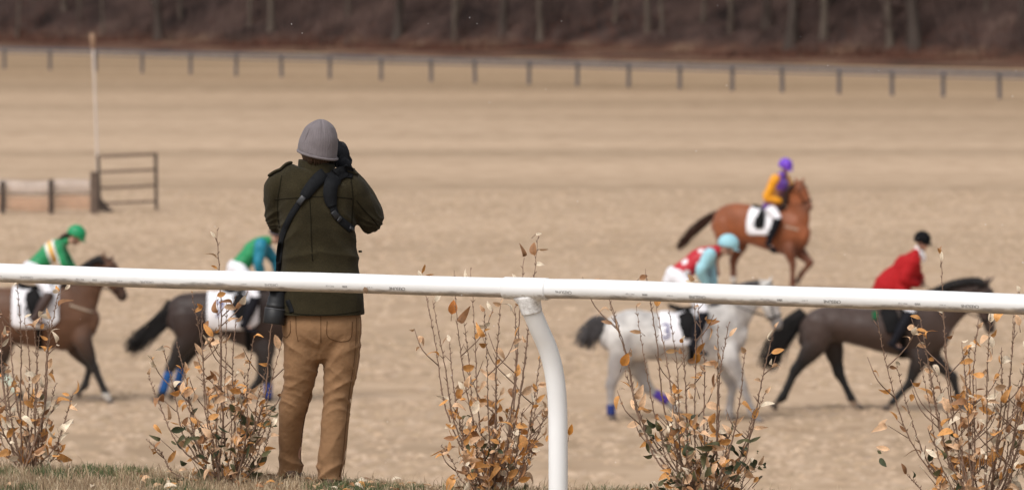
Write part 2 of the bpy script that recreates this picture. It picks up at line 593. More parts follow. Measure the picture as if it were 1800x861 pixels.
# ------------------------------------------------------------------ far fence
M_fence = mat('weathered_grey_board', (.12, .112, .12), .85, .2, 2, spec=.1)
fence = empty('rail_fence', FA, 0, 'long weathered grey post and rail fence across the far side of the field', 'fence')
post_px = [-78, 8, 88, 168, 250, 335, 415, 495, 580, 670, 758, 835, 930, 1015, 1105, 1195, 1287, 1375, 1475, 1568, 1658, 1757, 1858]
pts = []
for px in post_px:
    g = ground(px, 121 + (px - 8) * 53 / 1749.)
    pts.append(g - FA)
fz = math.atan2(fdir.y, fdir.x)
bmp = bmesh.new()
for i, p in enumerate(pts):
    bm = bmesh.new()
    box(bm, (0, 0, .62), (.14, .14, 1.34), bev=.012)
    o = link('post', to_me(bm), M_fence, fence, smooth=False); o.location = p; o.rotation_euler = (rnd.uniform(-.02, .02), rnd.uniform(-.03, .03), fz)
for (z, h) in ((1.22, .20), (.98, .09)):
    bm = bmesh.new()
    for i in range(len(pts) - 1):
        a, b = pts[i], pts[i + 1]; c = (a + b) / 2; L = (b - a).length
        a2 = math.atan2((b - a).y, (b - a).x)
        box(bm, Vector((c.x, c.y, z + rnd.uniform(-.012, .012))) + Vector((math.sin(a2), -math.cos(a2), 0)) * .11, (L - .004, .045, h), rot=Matrix.Rotation(a2, 3, 'Z').to_quaternion())
    link('rail', to_me(bm), M_fence, fence, smooth=False)

# ------------------------------------------------------------------ jump with its wing, pole
M_wood = mat('dark_creosoted_wood', (.055, .042, .036), .85, .3, 6, bump=.3, bscale=20, spec=.2)
M_wood2 = mat('weathered_brown_wood', (.13, .095, .075), .85, .3, 6, bump=.3, bscale=20, spec=.2)
M_net = mat('white_mesh_netting', (.66, .56, .50), .9, .2, 4, alpha=.45)
M_onet = mat('orange_take_off_board', (.52, .28, .17), .9, .25, 4, alpha=.30)
jb = ground(90, 376)
JD = (jb - CAM).dot(FW); js = F / JD
def J(px, py, y=0): return Vector(((px - 90) / js, y, (376 - py) / js))
jump = empty('hurdle', jb, 0, 'low brush hurdle of short dark posts with white netting and orange board', 'hurdle')
for px, tp, w_, m in ((-78, 320, .11, M_wood), (5, 318, .12, M_wood), (90, 315, .12, M_wood), (166, 302, .19, M_wood2)):
    bm = bmesh.new(); h = (376 - tp) / js
    box(bm, ((px - 90) / js, 0, h / 2 - .05), (w_, w_, h + .1), bev=.01)
    link('post', to_me(bm), m, jump, smooth=False)
def panel(name, z0, z1, m, y):
    bm = bmesh.new(); N = 40; xs = np.linspace((-78 - 90) / js, (160 - 90) / js, N)
    rows = []
    for x in xs:
        sag = .03 * math.sin(x * 3.1) + .02 * noise.noise(Vector((x * 2, z0, 0)))
        rows.append([bm.verts.new((x, y + .03 * math.sin(x * 2.2), z0 + sag)), bm.verts.new((x, y + .02 * math.cos(x * 2), z1 + sag))])
    for a, b in zip(rows, rows[1:]): bm.faces.new((a[0], b[0], b[1], a[1]))
    o = link(name, to_me(bm), m, jump)
    s = o.modifiers.new('s', 'SOLIDIFY'); s.thickness = .012
panel('netting', (376 - 341) / js, (376 - 317) / js, M_net, .16)
panel('take_off_board', (376 - 370) / js, (376 - 345) / js, M_onet, .13)
bm = bmesh.new(); box(bm, ((40 - 90) / js, .14, (376 - 342) / js), (3.4, .03, .03)); link('cross_bar', to_me(bm), M_wood2, jump, smooth=False)
wb = ground(225, 372); ws = F / ((wb - CAM).dot(FW))
wing = empty('wing_gate', wb, 0, 'open dark wooden wing panel of four rails standing right of the hurdle', 'gate')
def Wp(px, py): return ((px - 225) / ws, (372 - py) / ws)
for name, p0, p1, wd in (('post', (176, 368), (173, 273), .1), ('post', (275, 362), (274, 269), .11)):
    bm = bmesh.new(); a, b = Wp(*p0), Wp(*p1)
    tube(bm, [(a[0], 0, a[1] - .1, wd / 2), (b[0], 0, b[1], wd / 2)], n=4, side=(1, 1, 0), k=1, cap=False)
    link(name, to_me(bm), M_wood, wing, smooth=False)
for ya, yb in ((275, 271), (303, 298), (331, 326), (358, 354)):
    bm = bmesh.new(); a, b = Wp(178, ya), Wp(273, yb)
    tube(bm, [(a[0], -.01, a[1], .03, .045), (b[0], -.01, b[1], .03, .045)], n=4, side=(0, 1, 1), k=1, cap=False)
    link('rail', to_me(bm), M_wood2, wing, smooth=False)
bm = bmesh.new()
pr = [Wp(178, 348), Wp(190, 362), Wp(205, 375), Wp(180, 376)]
f1 = [bm.verts.new((p[0], -.10, p[1])) for p in pr]; f2 = [bm.verts.new((p[0], -.03, p[1])) for p in pr]
bm.faces.new(f1); bm.faces.new(f2[::-1])
for i in range(4): bm.faces.new((f1[i], f1[(i + 1) % 4], f2[(i + 1) % 4], f2[i]))
link('foot_brace', to_me(bm), M_wood, wing, smooth=False)
pb = ground(174, 369); ps = F / ((pb - CAM).dot(FW))
pole = empty('marker_pole', pb, 0, 'tall thin whitish pole rising behind the left end of the wing panel', 'pole')
bm = bmesh.new(); tube(bm, [(0, .1, -.1, .035), (-5 / ps, .1, 150 / ps, .032), (-10 / ps, .1, 290 / ps, .028)], n=8, k=2); link('shaft', to_me(bm), mat('faded_white_paint', (.60, .52, .46), .6, .15, 4), pole)
bm = bmesh.new(); tube(bm, [(-10 / ps, .1, 285 / ps, .05), (-10.5 / ps, .1, 298 / ps, .075), (-11 / ps, .1, 306 / ps, .06)], n=8, k=2); link('tuft', to_me(bm), mat('faded_orange_cloth', (.30, .19, .125), .9, .3, 8), pole)
print('structure ok')
# ------------------------------------------------------------------ white running rail
def pipe_dirt(n, l, tc, out):
    sp = n.new('ShaderNodeSeparateXYZ'); l.new(tc.outputs['Object'], sp.inputs[0])
    nz = n.new('ShaderNodeTexNoise'); nz.inputs['Scale'].default_value = 22; nz.inputs['Detail'].default_value = 8; nz.inputs['Roughness'].default_value = .7
    mp = n.new('ShaderNodeMapping'); mp.inputs['Scale'].default_value = (.45, 1.3, 1.3); l.new(tc.outputs['Object'], mp.inputs[0]); l.new(mp.outputs[0], nz.inputs['Vector'])
    n2 = n.new('ShaderNodeTexNoise'); n2.inputs['Scale'].default_value = 1.5; n2.inputs['Detail'].default_value = 3; l.new(tc.outputs['Object'], n2.inputs['Vector'])
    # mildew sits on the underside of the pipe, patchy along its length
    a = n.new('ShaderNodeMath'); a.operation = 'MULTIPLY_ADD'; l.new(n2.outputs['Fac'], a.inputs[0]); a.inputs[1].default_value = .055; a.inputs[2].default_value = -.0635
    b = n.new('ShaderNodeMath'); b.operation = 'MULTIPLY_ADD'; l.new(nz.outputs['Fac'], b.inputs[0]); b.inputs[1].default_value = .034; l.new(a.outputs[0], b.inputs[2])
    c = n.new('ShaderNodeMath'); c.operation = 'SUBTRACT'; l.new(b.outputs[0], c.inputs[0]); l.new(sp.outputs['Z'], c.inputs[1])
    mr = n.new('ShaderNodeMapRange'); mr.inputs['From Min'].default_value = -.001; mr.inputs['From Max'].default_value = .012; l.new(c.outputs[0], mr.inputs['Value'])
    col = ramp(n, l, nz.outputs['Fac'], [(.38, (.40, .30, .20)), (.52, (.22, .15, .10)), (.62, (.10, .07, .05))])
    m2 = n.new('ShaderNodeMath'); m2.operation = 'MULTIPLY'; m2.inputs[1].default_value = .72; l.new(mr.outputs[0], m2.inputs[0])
    # hairline scratches
    n3 = n.new('ShaderNodeTexNoise'); n3.inputs['Scale'].default_value = 30; n3.inputs['Detail'].default_value = 5
    mp3 = n.new('ShaderNodeMapping'); mp3.inputs['Scale'].default_value = (.12, 3, 3); l.new(tc.outputs['Object'], mp3.inputs[0]); l.new(mp3.outputs[0], n3.inputs['Vector'])
    m3 = n.new('ShaderNodeMapRange'); m3.inputs['From Min'].default_value = .66; m3.inputs['From Max'].default_value = .72; m3.inputs['To Max'].default_value = .35; l.new(n3.outputs['Fac'], m3.inputs['Value'])
    o2 = mix(n, l, m3.outputs[0], out, (.45, .42, .38))
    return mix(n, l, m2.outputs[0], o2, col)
M_pipe = mat('white_pipe_plastic', (.80, .80, .80), .38, .025, 3, spec=.45, extra=pipe_dirt, bump=.04, bscale=60)
def post_dirt(n, l, tc, out):
    nz = n.new('ShaderNodeTexNoise'); nz.inputs['Scale'].default_value = 9; nz.inputs['Detail'].default_value = 9; nz.inputs['Roughness'].default_value = .75
    l.new(tc.outputs['Object'], nz.inputs['Vector'])
    sp = n.new('ShaderNodeSeparateXYZ'); l.new(tc.outputs['Object'], sp.inputs[0])
    mr = n.new('ShaderNodeMapRange'); mr.inputs['From Min'].default_value = .62; mr.inputs['From Max'].default_value = .8; mr.inputs['To Max'].default_value = .3; l.new(nz.outputs['Fac'], mr.inputs['Value'])
    return mix(n, l, mr.outputs[0], out, (.35, .27, .2))
M_post = mat('white_post_plastic', (.80, .80, .80), .4, .03, 3, spec=.45, extra=post_dirt)
def tee_dirt(n, l, tc, out):
    nz = n.new('ShaderNodeTexNoise'); nz.inputs['Scale'].default_value = 26; nz.inputs['Detail'].default_value = 8; nz.inputs['Roughness'].default_value = .75
    l.new(tc.outputs['Object'], nz.inputs['Vector'])
    sp = n.new('ShaderNodeSeparateXYZ'); l.new(tc.outputs['Object'], sp.inputs[0])
    b = n.new('ShaderNodeMath'); b.operation = 'MULTIPLY_ADD'; l.new(nz.outputs['Fac'], b.inputs[0]); b.inputs[1].default_value = .09; b.inputs[2].default_value = -.068
    c = n.new('ShaderNodeMath'); c.operation = 'SUBTRACT'; l.new(b.outputs[0], c.inputs[0]); l.new(sp.outputs['Z'], c.inputs[1])
    mr = n.new('ShaderNodeMapRange'); mr.inputs['From Min'].default_value = 0; mr.inputs['From Max'].default_value = .012; l.new(c.outputs[0], mr.inputs['Value'])
    n2 = ramp(n, l, nz.outputs['Fac'], [(.42, (.03, .03, .03)), (.60, (.5, .5, .5)), (.7, (.9, .9, .9))])
    m2 = n.new('ShaderNodeMath'); m2.operation = 'MULTIPLY'; l.new(mr.outputs[0], m2.inputs[0]); l.new(n2, m2.inputs[1])
    col = ramp(n, l, nz.outputs['Fac'], [(.45, (.42, .33, .24)), (.62, (.14, .10, .075))])
    return mix(n, l, m2.outputs[0], out, col)
M_tee = mat('white_fitting_plastic', (.80, .80, .80), .4, .02, 3, spec=.4, extra=tee_dirt)
M_ink = mat('faded_black_ink', (.16, .15, .15), .7, .4, 90, spec=.1)
M_ink2 = mat('paler_black_ink', (.42, .41, .41), .7, .4, 90, spec=.1)

PR = .0445
rail_rz = math.atan2(DV.y, DV.x)
rail = empty('running_rail', RAILC, rail_rz, 'white plastic pipe rail on a curved white post, printed letters along its side', 'rail')
def pipe_seg(x0, x1):
    bm = bmesh.new(); N = max(2, int(abs(x1 - x0) / .25)); n = 64
    prev = None
    for i in range(N + 1):
        x = x0 + (x1 - x0) * i / N
        wz = .004 * math.sin(x * 1.3 + 1) + .002 * math.sin(x * 4.1)
        if abs(x) < .2: wz *= abs(x) / .2
        ring = [bm.verts.new((x, PR * math.cos(t), PR * math.sin(t) + wz)) for t in (2 * math.pi * j / n for j in range(n))]
        if prev:
            for j in range(n): bm.faces.new((prev[j], prev[(j + 1) % n], ring[(j + 1) % n], ring[j]))
        prev = ring
    return to_me(bm)
pA = link('pipe', pipe_seg(-7.2, -.06), M_pipe, rail)
pB = link('pipe', pipe_seg(.06, 7.2), M_pipe, rail)
def wz_at(x): return .004 * math.sin(x * 1.3 + 1) + .002 * math.sin(x * 4.1)
def stamp(s, x, size, ang, m, parent, name='printed_lettering'):
    me = text_mesh(s, size, bold=.0002)
    for v in me.vertices:   # upside down, wrapped on the near side of the pipe
        u, t = -v.co.x, -v.co.y
        th = math.pi * 1.5 - ang + t / PR     # angle from +y; 1.5pi is the bottom, pi faces the camera
        th = math.pi + (ang - t / PR)
        rr = PR + .0006
        v.co = Vector((x + u, rr * math.cos(th), rr * math.sin(th) + wz_at(x + u)))
    return link(name, me, m, parent, smooth=False)
# positions along the rail from photograph columns
def rail_x(px):
    best = None
    d = (at(px, 500, 1) - CAM); d.z = 0
    A = Matrix(((d.x, -DV.x), (d.y, -DV.y))).inverted()
    s = A @ Vector((RAILC.x, RAILC.y))
    return s[1]
for px in (55, 267, 485, 706, 998, 1233, 1470, 1712):
    par = pA if px < 925 else pB
    far = px < 500
    stamp('CRESLINE', rail_x(px), .0195 if not far else .017, R(19), M_ink if not far else M_ink2, par)
    stamp('PVC 1120', rail_x(px - 118 if px != 998 else px - 60), .0105, R(17), M_ink2, par)
    if px != 998: stamp('2000', rail_x(px - 92), .0135, R(18), M_ink if not far else M_ink2, par)
    stamp('||||   ||||||  |||', rail_x(px - 48 if px != 998 else px - 42), .0058, R(18), M_ink2, par)
# tee fitting: sleeve, end lips and socket
bm = bmesh.new()
def sleeve(bm, prof, n=64):
    prev = None
    for x, r in prof:
        ring = [bm.verts.new((x, r * math.cos(t), r * math.sin(t))) for t in (2 * math.pi * j / n for j in range(n))]
        if prev:
            for j in range(n): bm.faces.new((prev[j], prev[(j + 1) % n], ring[(j + 1) % n], ring[j]))
        prev = ring
TR = PR + .0055
sleeve(bm, [(-.108, PR - .002), (-.108, TR - .001), (-.106, TR), (.108, TR), (.110, TR - .001), (.110, PR - .002)])
tee = link('tee_fitting', to_me(bm), M_tee, rail)
def RL(px, py, D):           # a point in the rail's own frame
    p = at(px, py, D) - RAILC
    return Vector((p.dot(DV), p.dot(NV), p.z))
pc = [(925, 507, 0), (934, 545, .02), (948, 578, .055), (962, 610, .09), (972, 645, .115), (978, 685, .13), (980.5, 730, .14), (981, 800, .142), (981, 900, .142), (981, 975, .142)]
path = []
for px, py, dd in pc:
    p = RL(px, py, 25.6 + dd); path.append((p.x, p.y, p.z, PR * .98))
bm = bmesh.new(); tube(bm, path[1:], n=40, side=(0, 1, 0), k=6, cap=False); post = link('post', to_me(bm), M_post, rail)
bm = bmesh.new()
a = [(-.0, 0, -.01, .056, .086)]
p0, p1, p2 = Vector(path[0][:3]), Vector(path[1][:3]), Vector(path[2][:3])
d1 = (p1 - p0).normalized()
q0 = p0 + d1 * .030; q1 = p0 + d1 * .062; q2 = p0 + d1 * .088; q3 = p0 + d1 * .112; 
tube(bm, [(*q0, .046, .080), (*q1, .0485, .056), (*q2, .0485, .0495), (*q3, .0482, .0482)], n=40, side=(0, 1, 0), k=5, cap=False)
link('socket', to_me(bm), M_tee, rail)
for sx in (-3.15, 3.15):
    for o_, nm in ((post, 'post'), (tee, 'tee_fitting')):
        c = o_.copy(); COL.objects.link(c); c.location.x = sx; c.parent = rail
# dead leaf stuck to the pipe
def leaf_geo(bm, c, q, L, W, curl, cl=None, col=(1, 1, 1), lay=None):
    """q: quaternion; leaf along local x, blade normal z"""
    N = 6; prev = None
    for i in range(N + 1):
        t = i / N
        wd = W * (math.sin(math.pi * min(1, t ** .8 * .97 + .02)) ** .75) * .5
        x = L * t; z = -curl * L * (t - .3) ** 2 * 1.6
        row = [Vector((x, -wd, z + wd * .38)), Vector((x, 0, z)), Vector((x, wd, z + wd * .38))]
        row = [bm.verts.new(Vector(c) + (q @ p)) for p in row]
        if lay is not None:
            for k_, v in enumerate(row): v[lay] = (*[x_ * (1.0 if k_ != 1 else .86) for x_ in col], 1)
        if prev:
            bm.faces.new((prev[0], prev[1], row[1], row[0])); bm.faces.new((prev[1], prev[2], row[2], row[1]))
        prev = row
def new_bm_col():
    bm = bmesh.new(); lay = bm.verts.layers.float_color.new('Col'); return bm, lay
def leaf_mix(n, l, tc, out):
    nz = n.new('ShaderNodeTexNoise'); nz.inputs['Scale'].default_value = 160; nz.inputs['Detail'].default_value = 3; l.new(tc.outputs['Object'], nz.inputs['Vector'])
    mr = n.new('ShaderNodeMapRange'); mr.inputs['From Min'].default_value = .55; mr.inputs['From Max'].default_value = .75; mr.inputs['To Max'].default_value = .45; l.new(nz.outputs['Fac'], mr.inputs['Value'])
    return mix(n, l, mr.outputs[0], out, (.12, .055, .025))
M_leaf = mat('dry_leaf', attr=True, rough=.6, var=.3, scale=35, spec=.3, trans=.22, extra=leaf_mix)
bm, lay = new_bm_col()
lp = RAILC + DV * rail_x(650) + Vector((0, 0, -.012)) - NV * (PR + .004)
leaf_geo(bm, (0, 0, 0), quat_axes(Vector((.3, 0, -1)).normalized(), Vector((1, 0, .3)).normalized(), Vector((0, -1, 0))), .032, .022, .3, col=(.30, .2, .13), lay=lay)
lf = link('dead_leaf', to_me(bm), M_leaf, loc=lp); tag(lf, 'small brown dead leaf stuck to the white rail in front of the photographer', 'leaf')

# ------------------------------------------------------------------ shrubs
M_stem = mat('shrub_bark', (.21, .135, .095), .8, .35, 40, spec=.2)
ORG, TAN, PALE, BRN, GRN, DGR = (.70, .34, .11), (.78, .50, .30), (.88, .74, .56), (.36, .18, .085), (.13, .125, .06), (.05, .062, .03)
def shrub(base, D, tips, label, seed, dense, nleaf, green=.1, pale=.25, nx=8, topleaf=.5, bigs=()):
    rg = random.Random(seed)
    bx, by = base
    g = at(bx, by, D)
    uv = Vector((g.x - RAILC.x, g.y - RAILC.y, 0))
    gz = bank_h(uv.dot(DV), uv.dot(NV)) - .03
    org = Vector((g.x, g.y, gz))
    s = F / D
    def loc(px, py, y=0): 
        p = at(px, py, D + y) - org
        return p
    root = empty('leafless_shrub' if False else 'shrub', org, 0, label, 'shrub', 'shrubs planted along the rail')
    bm = bmesh.new(); lb, lay = new_bm_col()
    def add_leaf(p, d, big=1.0, kind=None):
        r = rg.random()
        if kind: col = kind
        elif r < green: col = rg.choice((GRN, GRN, DGR, TAN)) if p.z < .42 else TAN
        elif r < green + pale: col = PALE
        else: col = rg.choice((ORG, ORG, TAN, TAN, BRN, ORG))
        f = rg.uniform(.72, 1.2); col = tuple(c * f for c in col)
        x = Vector(d).normalized()
        nrm = Vector((rg.uniform(-1, 1), rg.uniform(-1.6, .3), rg.uniform(-.6, 1)))
        z = (nrm - x * nrm.dot(x))
        if z.length < .1: z = x.orthogonal()
        z.normalize(); y = z.cross(x)
        L = rg.uniform(.034, .076) * big
        leaf_geo(lb, p, quat_axes(x, y, z), L, L * rg.uniform(.34, .60), rg.uniform(-.5, 1.3), col=col, lay=lay)
    ends = list(tips)
    for i in range(nx):
        a = rg.uniform(-1, 1)
        ends.append((bx + a * dense[0], by - dense[1] * rg.uniform(.45, 1.0)))
    for k, tp in enumerate(ends):
        yoff = rg.uniform(-.28, .28)
        if len(tp) > 2: yoff = 0
        T = loc(tp[0], tp[1], yoff)
        B = Vector((rg.uniform(-.05, .05), rg.uniform(-.05, .05), 0))
        mid = B.lerp(T, .38); mid.x += (T.x - B.x) * .22 ; mid.z -= .02
        q3 = B.lerp(T, .7); q3.x += (T.x - B.x) * .12 + rg.uniform(-.02, .02)
        wob = .0045
        raw = cr([tuple(B), tuple(mid), tuple(q3), tuple(T)], 9)
        n_ = len(raw); H = (T - B).length
        r0 = (.0055 if k < len(tips) else .0042) * rg.uniform(.8, 1.25) * min(1, H / .7 + .3)
        pts = []
        for i, p in enumerate(raw):
            t = i / (n_ - 1)
            zz = wob * (1 if i % 2 else -1) * rg.uniform(.1, .6) * min(1, t * 4)
            pts.append((p[0] + zz, p[1] + zz * .6, p[2], r0 * (1 - .74 * t)))
        tube(bm, pts, n=6, k=1, side=(0, 1, 0), cap=False)
        for i in range(2, n_):
            p = Vector(pts[i][:3]); o = Vector(pts[i - 1][:3]); t = i / (n_ - 1); dr = (p - o).normalized()
            for q in range(2 if i < n_ - 1 else 1):       # buds and spurs
                if rg.random() < .85:
                    sd = 1 if (i + q) % 2 else -1
                    d = (dr * .8 + Vector((sd * rg.uniform(.4, 1), rg.uniform(-.7, .7), .2))).normalized()
                    pp = o.lerp(p, rg.random()); L = rg.uniform(.006, .018)
                    if rg.random() < .05: L = rg.uniform(.02, .05)
                    tube(bm, [(*pp, .0022), (*(pp + d * L), .0014)], n=4, k=1, cap=False)
                    pr_ = dense[2] if t < .45 else topleaf * .26
                    if rg.random() < pr_ * .5:
                        add_leaf(pp + d * L, (d + Vector((0, 0, rg.uniform(-1.1, .7)))))
        if rg.random() < topleaf:
            for q in range(rg.choice((1, 1, 2))):
                add_leaf(Vector(pts[-1][:3]), Vector((rg.uniform(-1, 1), rg.uniform(-1, .5), rg.uniform(-.2, 1))), .8)
        # side twigs
        for q in range(rg.choice((0, 1, 1, 2))):
            i = rg.randrange(int(n_ * .25), int(n_ * .75)); P0 = Vector(pts[i][:3])
            sd = rg.choice((-1, 1)); L = rg.uniform(.08, .24) * min(1, H)
            P1 = P0 + Vector((sd * L * .5, rg.uniform(-.5, .5) * L, L * .5)); P2 = P0 + Vector((sd * L * .75, rg.uniform(-.5, .5) * L, L * 1.1))
            tube(bm, [(*P0, .003), (*P1, .0025), (*P2, .0015)], n=4, k=3, cap=False)
            for f in range(rg.choice((1, 2, 3, 4))):
                pp = P1.lerp(P2, rg.random()); add_leaf(pp, Vector((rg.uniform(-1, 1), rg.uniform(-1, 1), rg.uniform(-.6, .9))), rg.uniform(.7, 1.1))
    # leafy lower mass, in loose clumps
    clumps = [(rg.gauss(0, .45) * dense[0] / s, rg.uniform(-.2, .2), (rg.random() ** 1.3) * dense[1] / s * .85 + .03) for _ in range(15)]
    for i in range(int(nleaf * .62)):
        c = rg.choice(clumps)
        p = Vector((c[0] + rg.gauss(0, .045), c[1] + rg.gauss(0, .06), max(.01, c[2] + rg.gauss(0, .05))))
        k_ = None
        if rg.random() < green * 2.2 * max(0, 1 - p.z / .45): k_ = rg.choice((GRN, DGR, GRN))
        d = Vector((rg.uniform(-1, 1), rg.uniform(-1, 1), rg.uniform(-1, .8)))
        add_leaf(p, d, rg.uniform(.75, 1.15), k_)
        if rg.random() < .5:
            tube(bm, [(*p, .0016), (*(p - Vector((c[0] * .25, 0, .06))), .002)], n=4, k=1, cap=False)
    for px, py, ang, L, W, col in bigs:      # conspicuous single leaves
        p = loc(px, py, -.05); x = Vector((math.cos(ang), -.1, math.sin(ang))).normalized(); z = Vector((.15, -1, .2)); z = (z - x * z.dot(x)).normalized()
        leaf_geo(lb, p - x * (L / 2), quat_axes(x, z.cross(x), z), L, W, .25, col=col, lay=lay)
        tube(bm, [(*(p - x * L * .5), .0012), (*(p - x * (L * .5 + .02) + Vector((0, .03, -.015))), .0015)], n=4, k=1, cap=False)
    link('stems', to_me(bm), M_stem, root)
    link('leaves', to_me(lb), M_leaf, root)
    return root
shrub((55, 828), 28.9, [(3, 587), (17, 547), (30, 498), (43, 558), (60, 575), (74, 547), (88, 558), (103, 513), (128, 690), (118, 740), (-25, 640), (-40, 700), (5, 640)],
      'sparse shrub at the left edge of the picture with few curled brown leaves', 21, (70, 210, .34), 45, .05, .35, nx=7, topleaf=.5)
shrub((398, 848), 28.1, [(381, 405, 0), (337, 514), (381, 520), (398, 531), (415, 559), (501, 464, 0), (499, 587), (446, 592), (261, 659), (256, 771), (286, 609), (310, 600), (355, 540), (470, 640), (350, 640)],
      'leafy shrub just left of the photographer, green leaves low down', 22, (85, 200, .42), 235, .28, .14, nx=11, topleaf=.55,
      bigs=[(497, 470, 1.8, .045, .02, PALE), (492, 530, .8, .03, .022, TAN), (374, 412, 2.2, .035, .015, PALE)])
shrub((865, 890), 27.5, [(741, 480), (760, 528), (798, 475), (827, 470), (851, 547), (880, 534), (905, 534), (921, 453), (947, 408, 0), (930, 560), (950, 625), (961, 721), (870, 640), (790, 600), (815, 560)],
      'shrub just left of the curved white rail post with many curled orange leaves', 23, (95, 220, .55), 230, .07, .16, nx=13, topleaf=.6,
      bigs=[(796, 540, 1.4, .068, .045, (.55, .20, .05)), (1003, 755, 1.3, .055, .026, (.50, .2, .03)), (738, 482, 1.9, .04, .02, PALE), (905, 487, 2.2, .04, .014, PALE), (862, 660, 2.7, .07, .036, TAN), (947, 411, 0.2, .03, .014, PALE)])
shrub((1240, 905), 27.0, [(1060, 491), (1071, 532), (1134, 472), (1118, 538), (1153, 538), (1175, 538), (1219, 494), (1227, 538), (1262, 570), (1282, 565), (1309, 620), (1361, 576, 0), (1345, 690), (1098, 652), (1200, 600), (1185, 690), (1325, 720)],
      'shrub in front of the grey horse with dark green leaves in its lower half', 24, (95, 170, .5), 250, .40, .12, nx=14, topleaf=.6,
      bigs=[(1099, 632, 1.1, .065, .045, (.52, .21, .04)), (1225, 627, 1.5, .062, .036, (.34, .14, .02)), (1067, 566, 2.9, .055, .02, (.42, .24, .13)), (1117, 583, 3.0, .055, .02, (.45, .26, .13)), (1181, 617, .1, .06, .022, (.42, .24, .1)), (1214, 495, 2.9, .045, .022, PALE), (1131, 487, .3, .04, .026, BRN), (1051, 492, 3.0, .05, .016, TAN)])
shrub((1722, 905), 26.3, [(1654, 445, 0), (1539, 543), (1618, 560), (1659, 549), (1690, 600), (1741, 549), (1791, 505), (1594, 833), (1782, 549), (1703, 609), (1640, 640), (1810, 590), (1830, 540), (1760, 610), (1575, 640), (1720, 560)],
      'tall bushy shrub at the right edge before the dark horse, tan leaves', 25, (120, 300, .5), 190, .09, .24, nx=13, topleaf=.65,
      bigs=[(1655, 450, 1.5, .042, .018, PALE), (1742, 556, 1.5, .055, .03, PALE), (1743, 600, 1.7, .055, .026, PALE), (1789, 562, 1.9, .055, .03, TAN), (1790, 507, 1.9, .03, .018, PALE)])

# ------------------------------------------------------------------ grass and fallen leaves on the bank
M_grass = mat('grass_blade', attr=True, rough=.7, var=.25, scale=6, spec=.2, trans=.25)
rg = random.Random(31)
bm, lay = new_bm_col()
def blade(p, h, wd, col, lean):
    a = rg.uniform(0, 6.28); s = Vector((math.cos(a), math.sin(a), 0)) * wd
    b = rg.uniform(0, 6.28); ln = Vector((math.cos(b), math.sin(b), 0)) * h * lean
    m = p + Vector((0, 0, h * .6)) + ln * .35; t = p + Vector((0, 0, h * (1 - .35 * lean))) + ln
    v = [bm.verts.new(x) for x in (p - s, p + s, m + s * .7, m - s * .7, t)]
    for q in v[:2]: q[lay] = (*[c * .8 for c in col], 1)
    for q in v[2:]: q[lay] = (*col, 1)
    bm.faces.new((v[0], v[1], v[2], v[3])); bm.faces.new((v[3], v[2], v[4]))
for i in range(72000):
    u = rg.uniform(-4.2, 2.6); v = rg.uniform(.2, 2.6)
    if u > .6 and v < .9: continue
    p = bank_pt(u, v); p.z -= .006
    gn = noise.noise(Vector((u * 1.7, v * 1.7, 4))) + .5 * noise.noise(Vector((u * 6, v * 6, 2)))
    if gn + rg.gauss(0, .12) > .26:
        col = rg.choice(((.11, .15, .062), (.14, .17, .075), (.10, .13, .07), (.24, .23, .12))); h = rg.uniform(.035, .08)
    else:
        col = rg.choice(((.58, .45, .30), (.50, .37, .24), (.40, .29, .18), (.66, .54, .38), (.28, .19, .12))); h = rg.uniform(.02, .065) * (1 + .9 * (rg.random() < .07))
    blade(p, h, rg.uniform(.0010, .0026), col, rg.uniform(.1, 1.1))
tag(link('grass_tufts', to_me(bm), M_grass, smooth=False), 'short dry and green grass blades on top of the bank', 'grass', kind='stuff')
bm, lay = new_bm_col()
for i in range(150):
    px, vv = rg.choice(((60, .5), (230, 1.2), (398, .3), (398, .3), (470, .4), (150, .8), (860, .3), (300, 1)))
    g = rail_x(px) + rg.gauss(0, vv * .5); v = rg.uniform(.7, 2.1)
    p = bank_pt(g, v); p.z += rg.uniform(.01, .04)
    x = Vector((rg.uniform(-1, 1), rg.uniform(-1, 1), rg.uniform(-.25, .25))).normalized(); z = (Vector((rg.uniform(-.5, .5), rg.uniform(-.9, .3), 1))); z = (z - x * z.dot(x)).normalized()
    col = rg.choice((ORG, TAN, TAN, BRN, PALE)); L = rg.uniform(.035, .065)
    leaf_geo(bm, p, quat_axes(x, z.cross(x), z), L, L * .5, rg.uniform(.1, .8), col=col, lay=lay)
tag(link('fallen_leaves', to_me(bm), M_leaf), 'scatter of fallen tan and orange leaves lying in the bank grass', 'fallen leaves', kind='stuff')
print('shrubs ok')
# ------------------------------------------------------------------ horses
def hair_mat(name, var=.12):
    return mat(name, attr=True, rough=.55, var=var, scale=5, spec=.35, sheen=.1, bump=.05, bscale=120)
M_coat = hair_mat('horse_coat', .2)
M_hoof = mat('hoof_horn', (.10, .075, .06), .6, .3, 20)
M_leather = mat('dark_leather', (.006, .0055, .006), .7, .3, 20, spec=.12)
M_brleather = mat('brown_leather', (.045, .022, .017), .45, .3, 20, spec=.5)
M_white = mat('white_cloth', (.78, .77, .80), .85, .04, 6, sheen=.2)
M_breech = mat('white_breeches', (.74, .73, .77), .8, .05, 8, sheen=.2)
M_skin = mat('skin', (.50, .29, .21), .55, .1, 12, spec=.35)
M_black = mat('black_cloth', (.010, .010, .012), .8, .3, 12)
M_boot = mat('black_boot_leather', (.007, .007, .011), .6, .3, 12, spec=.15)
M_eye = mat('eye', (.012, .01, .01), .15, .1, 5, spec=.6)
M_tan = mat('tan_webbing', (.42, .34, .26), .8, .2, 12)
M_steel = mat('stirrup_steel', (.5, .5, .5), .35, .1, 12, metal=.9)

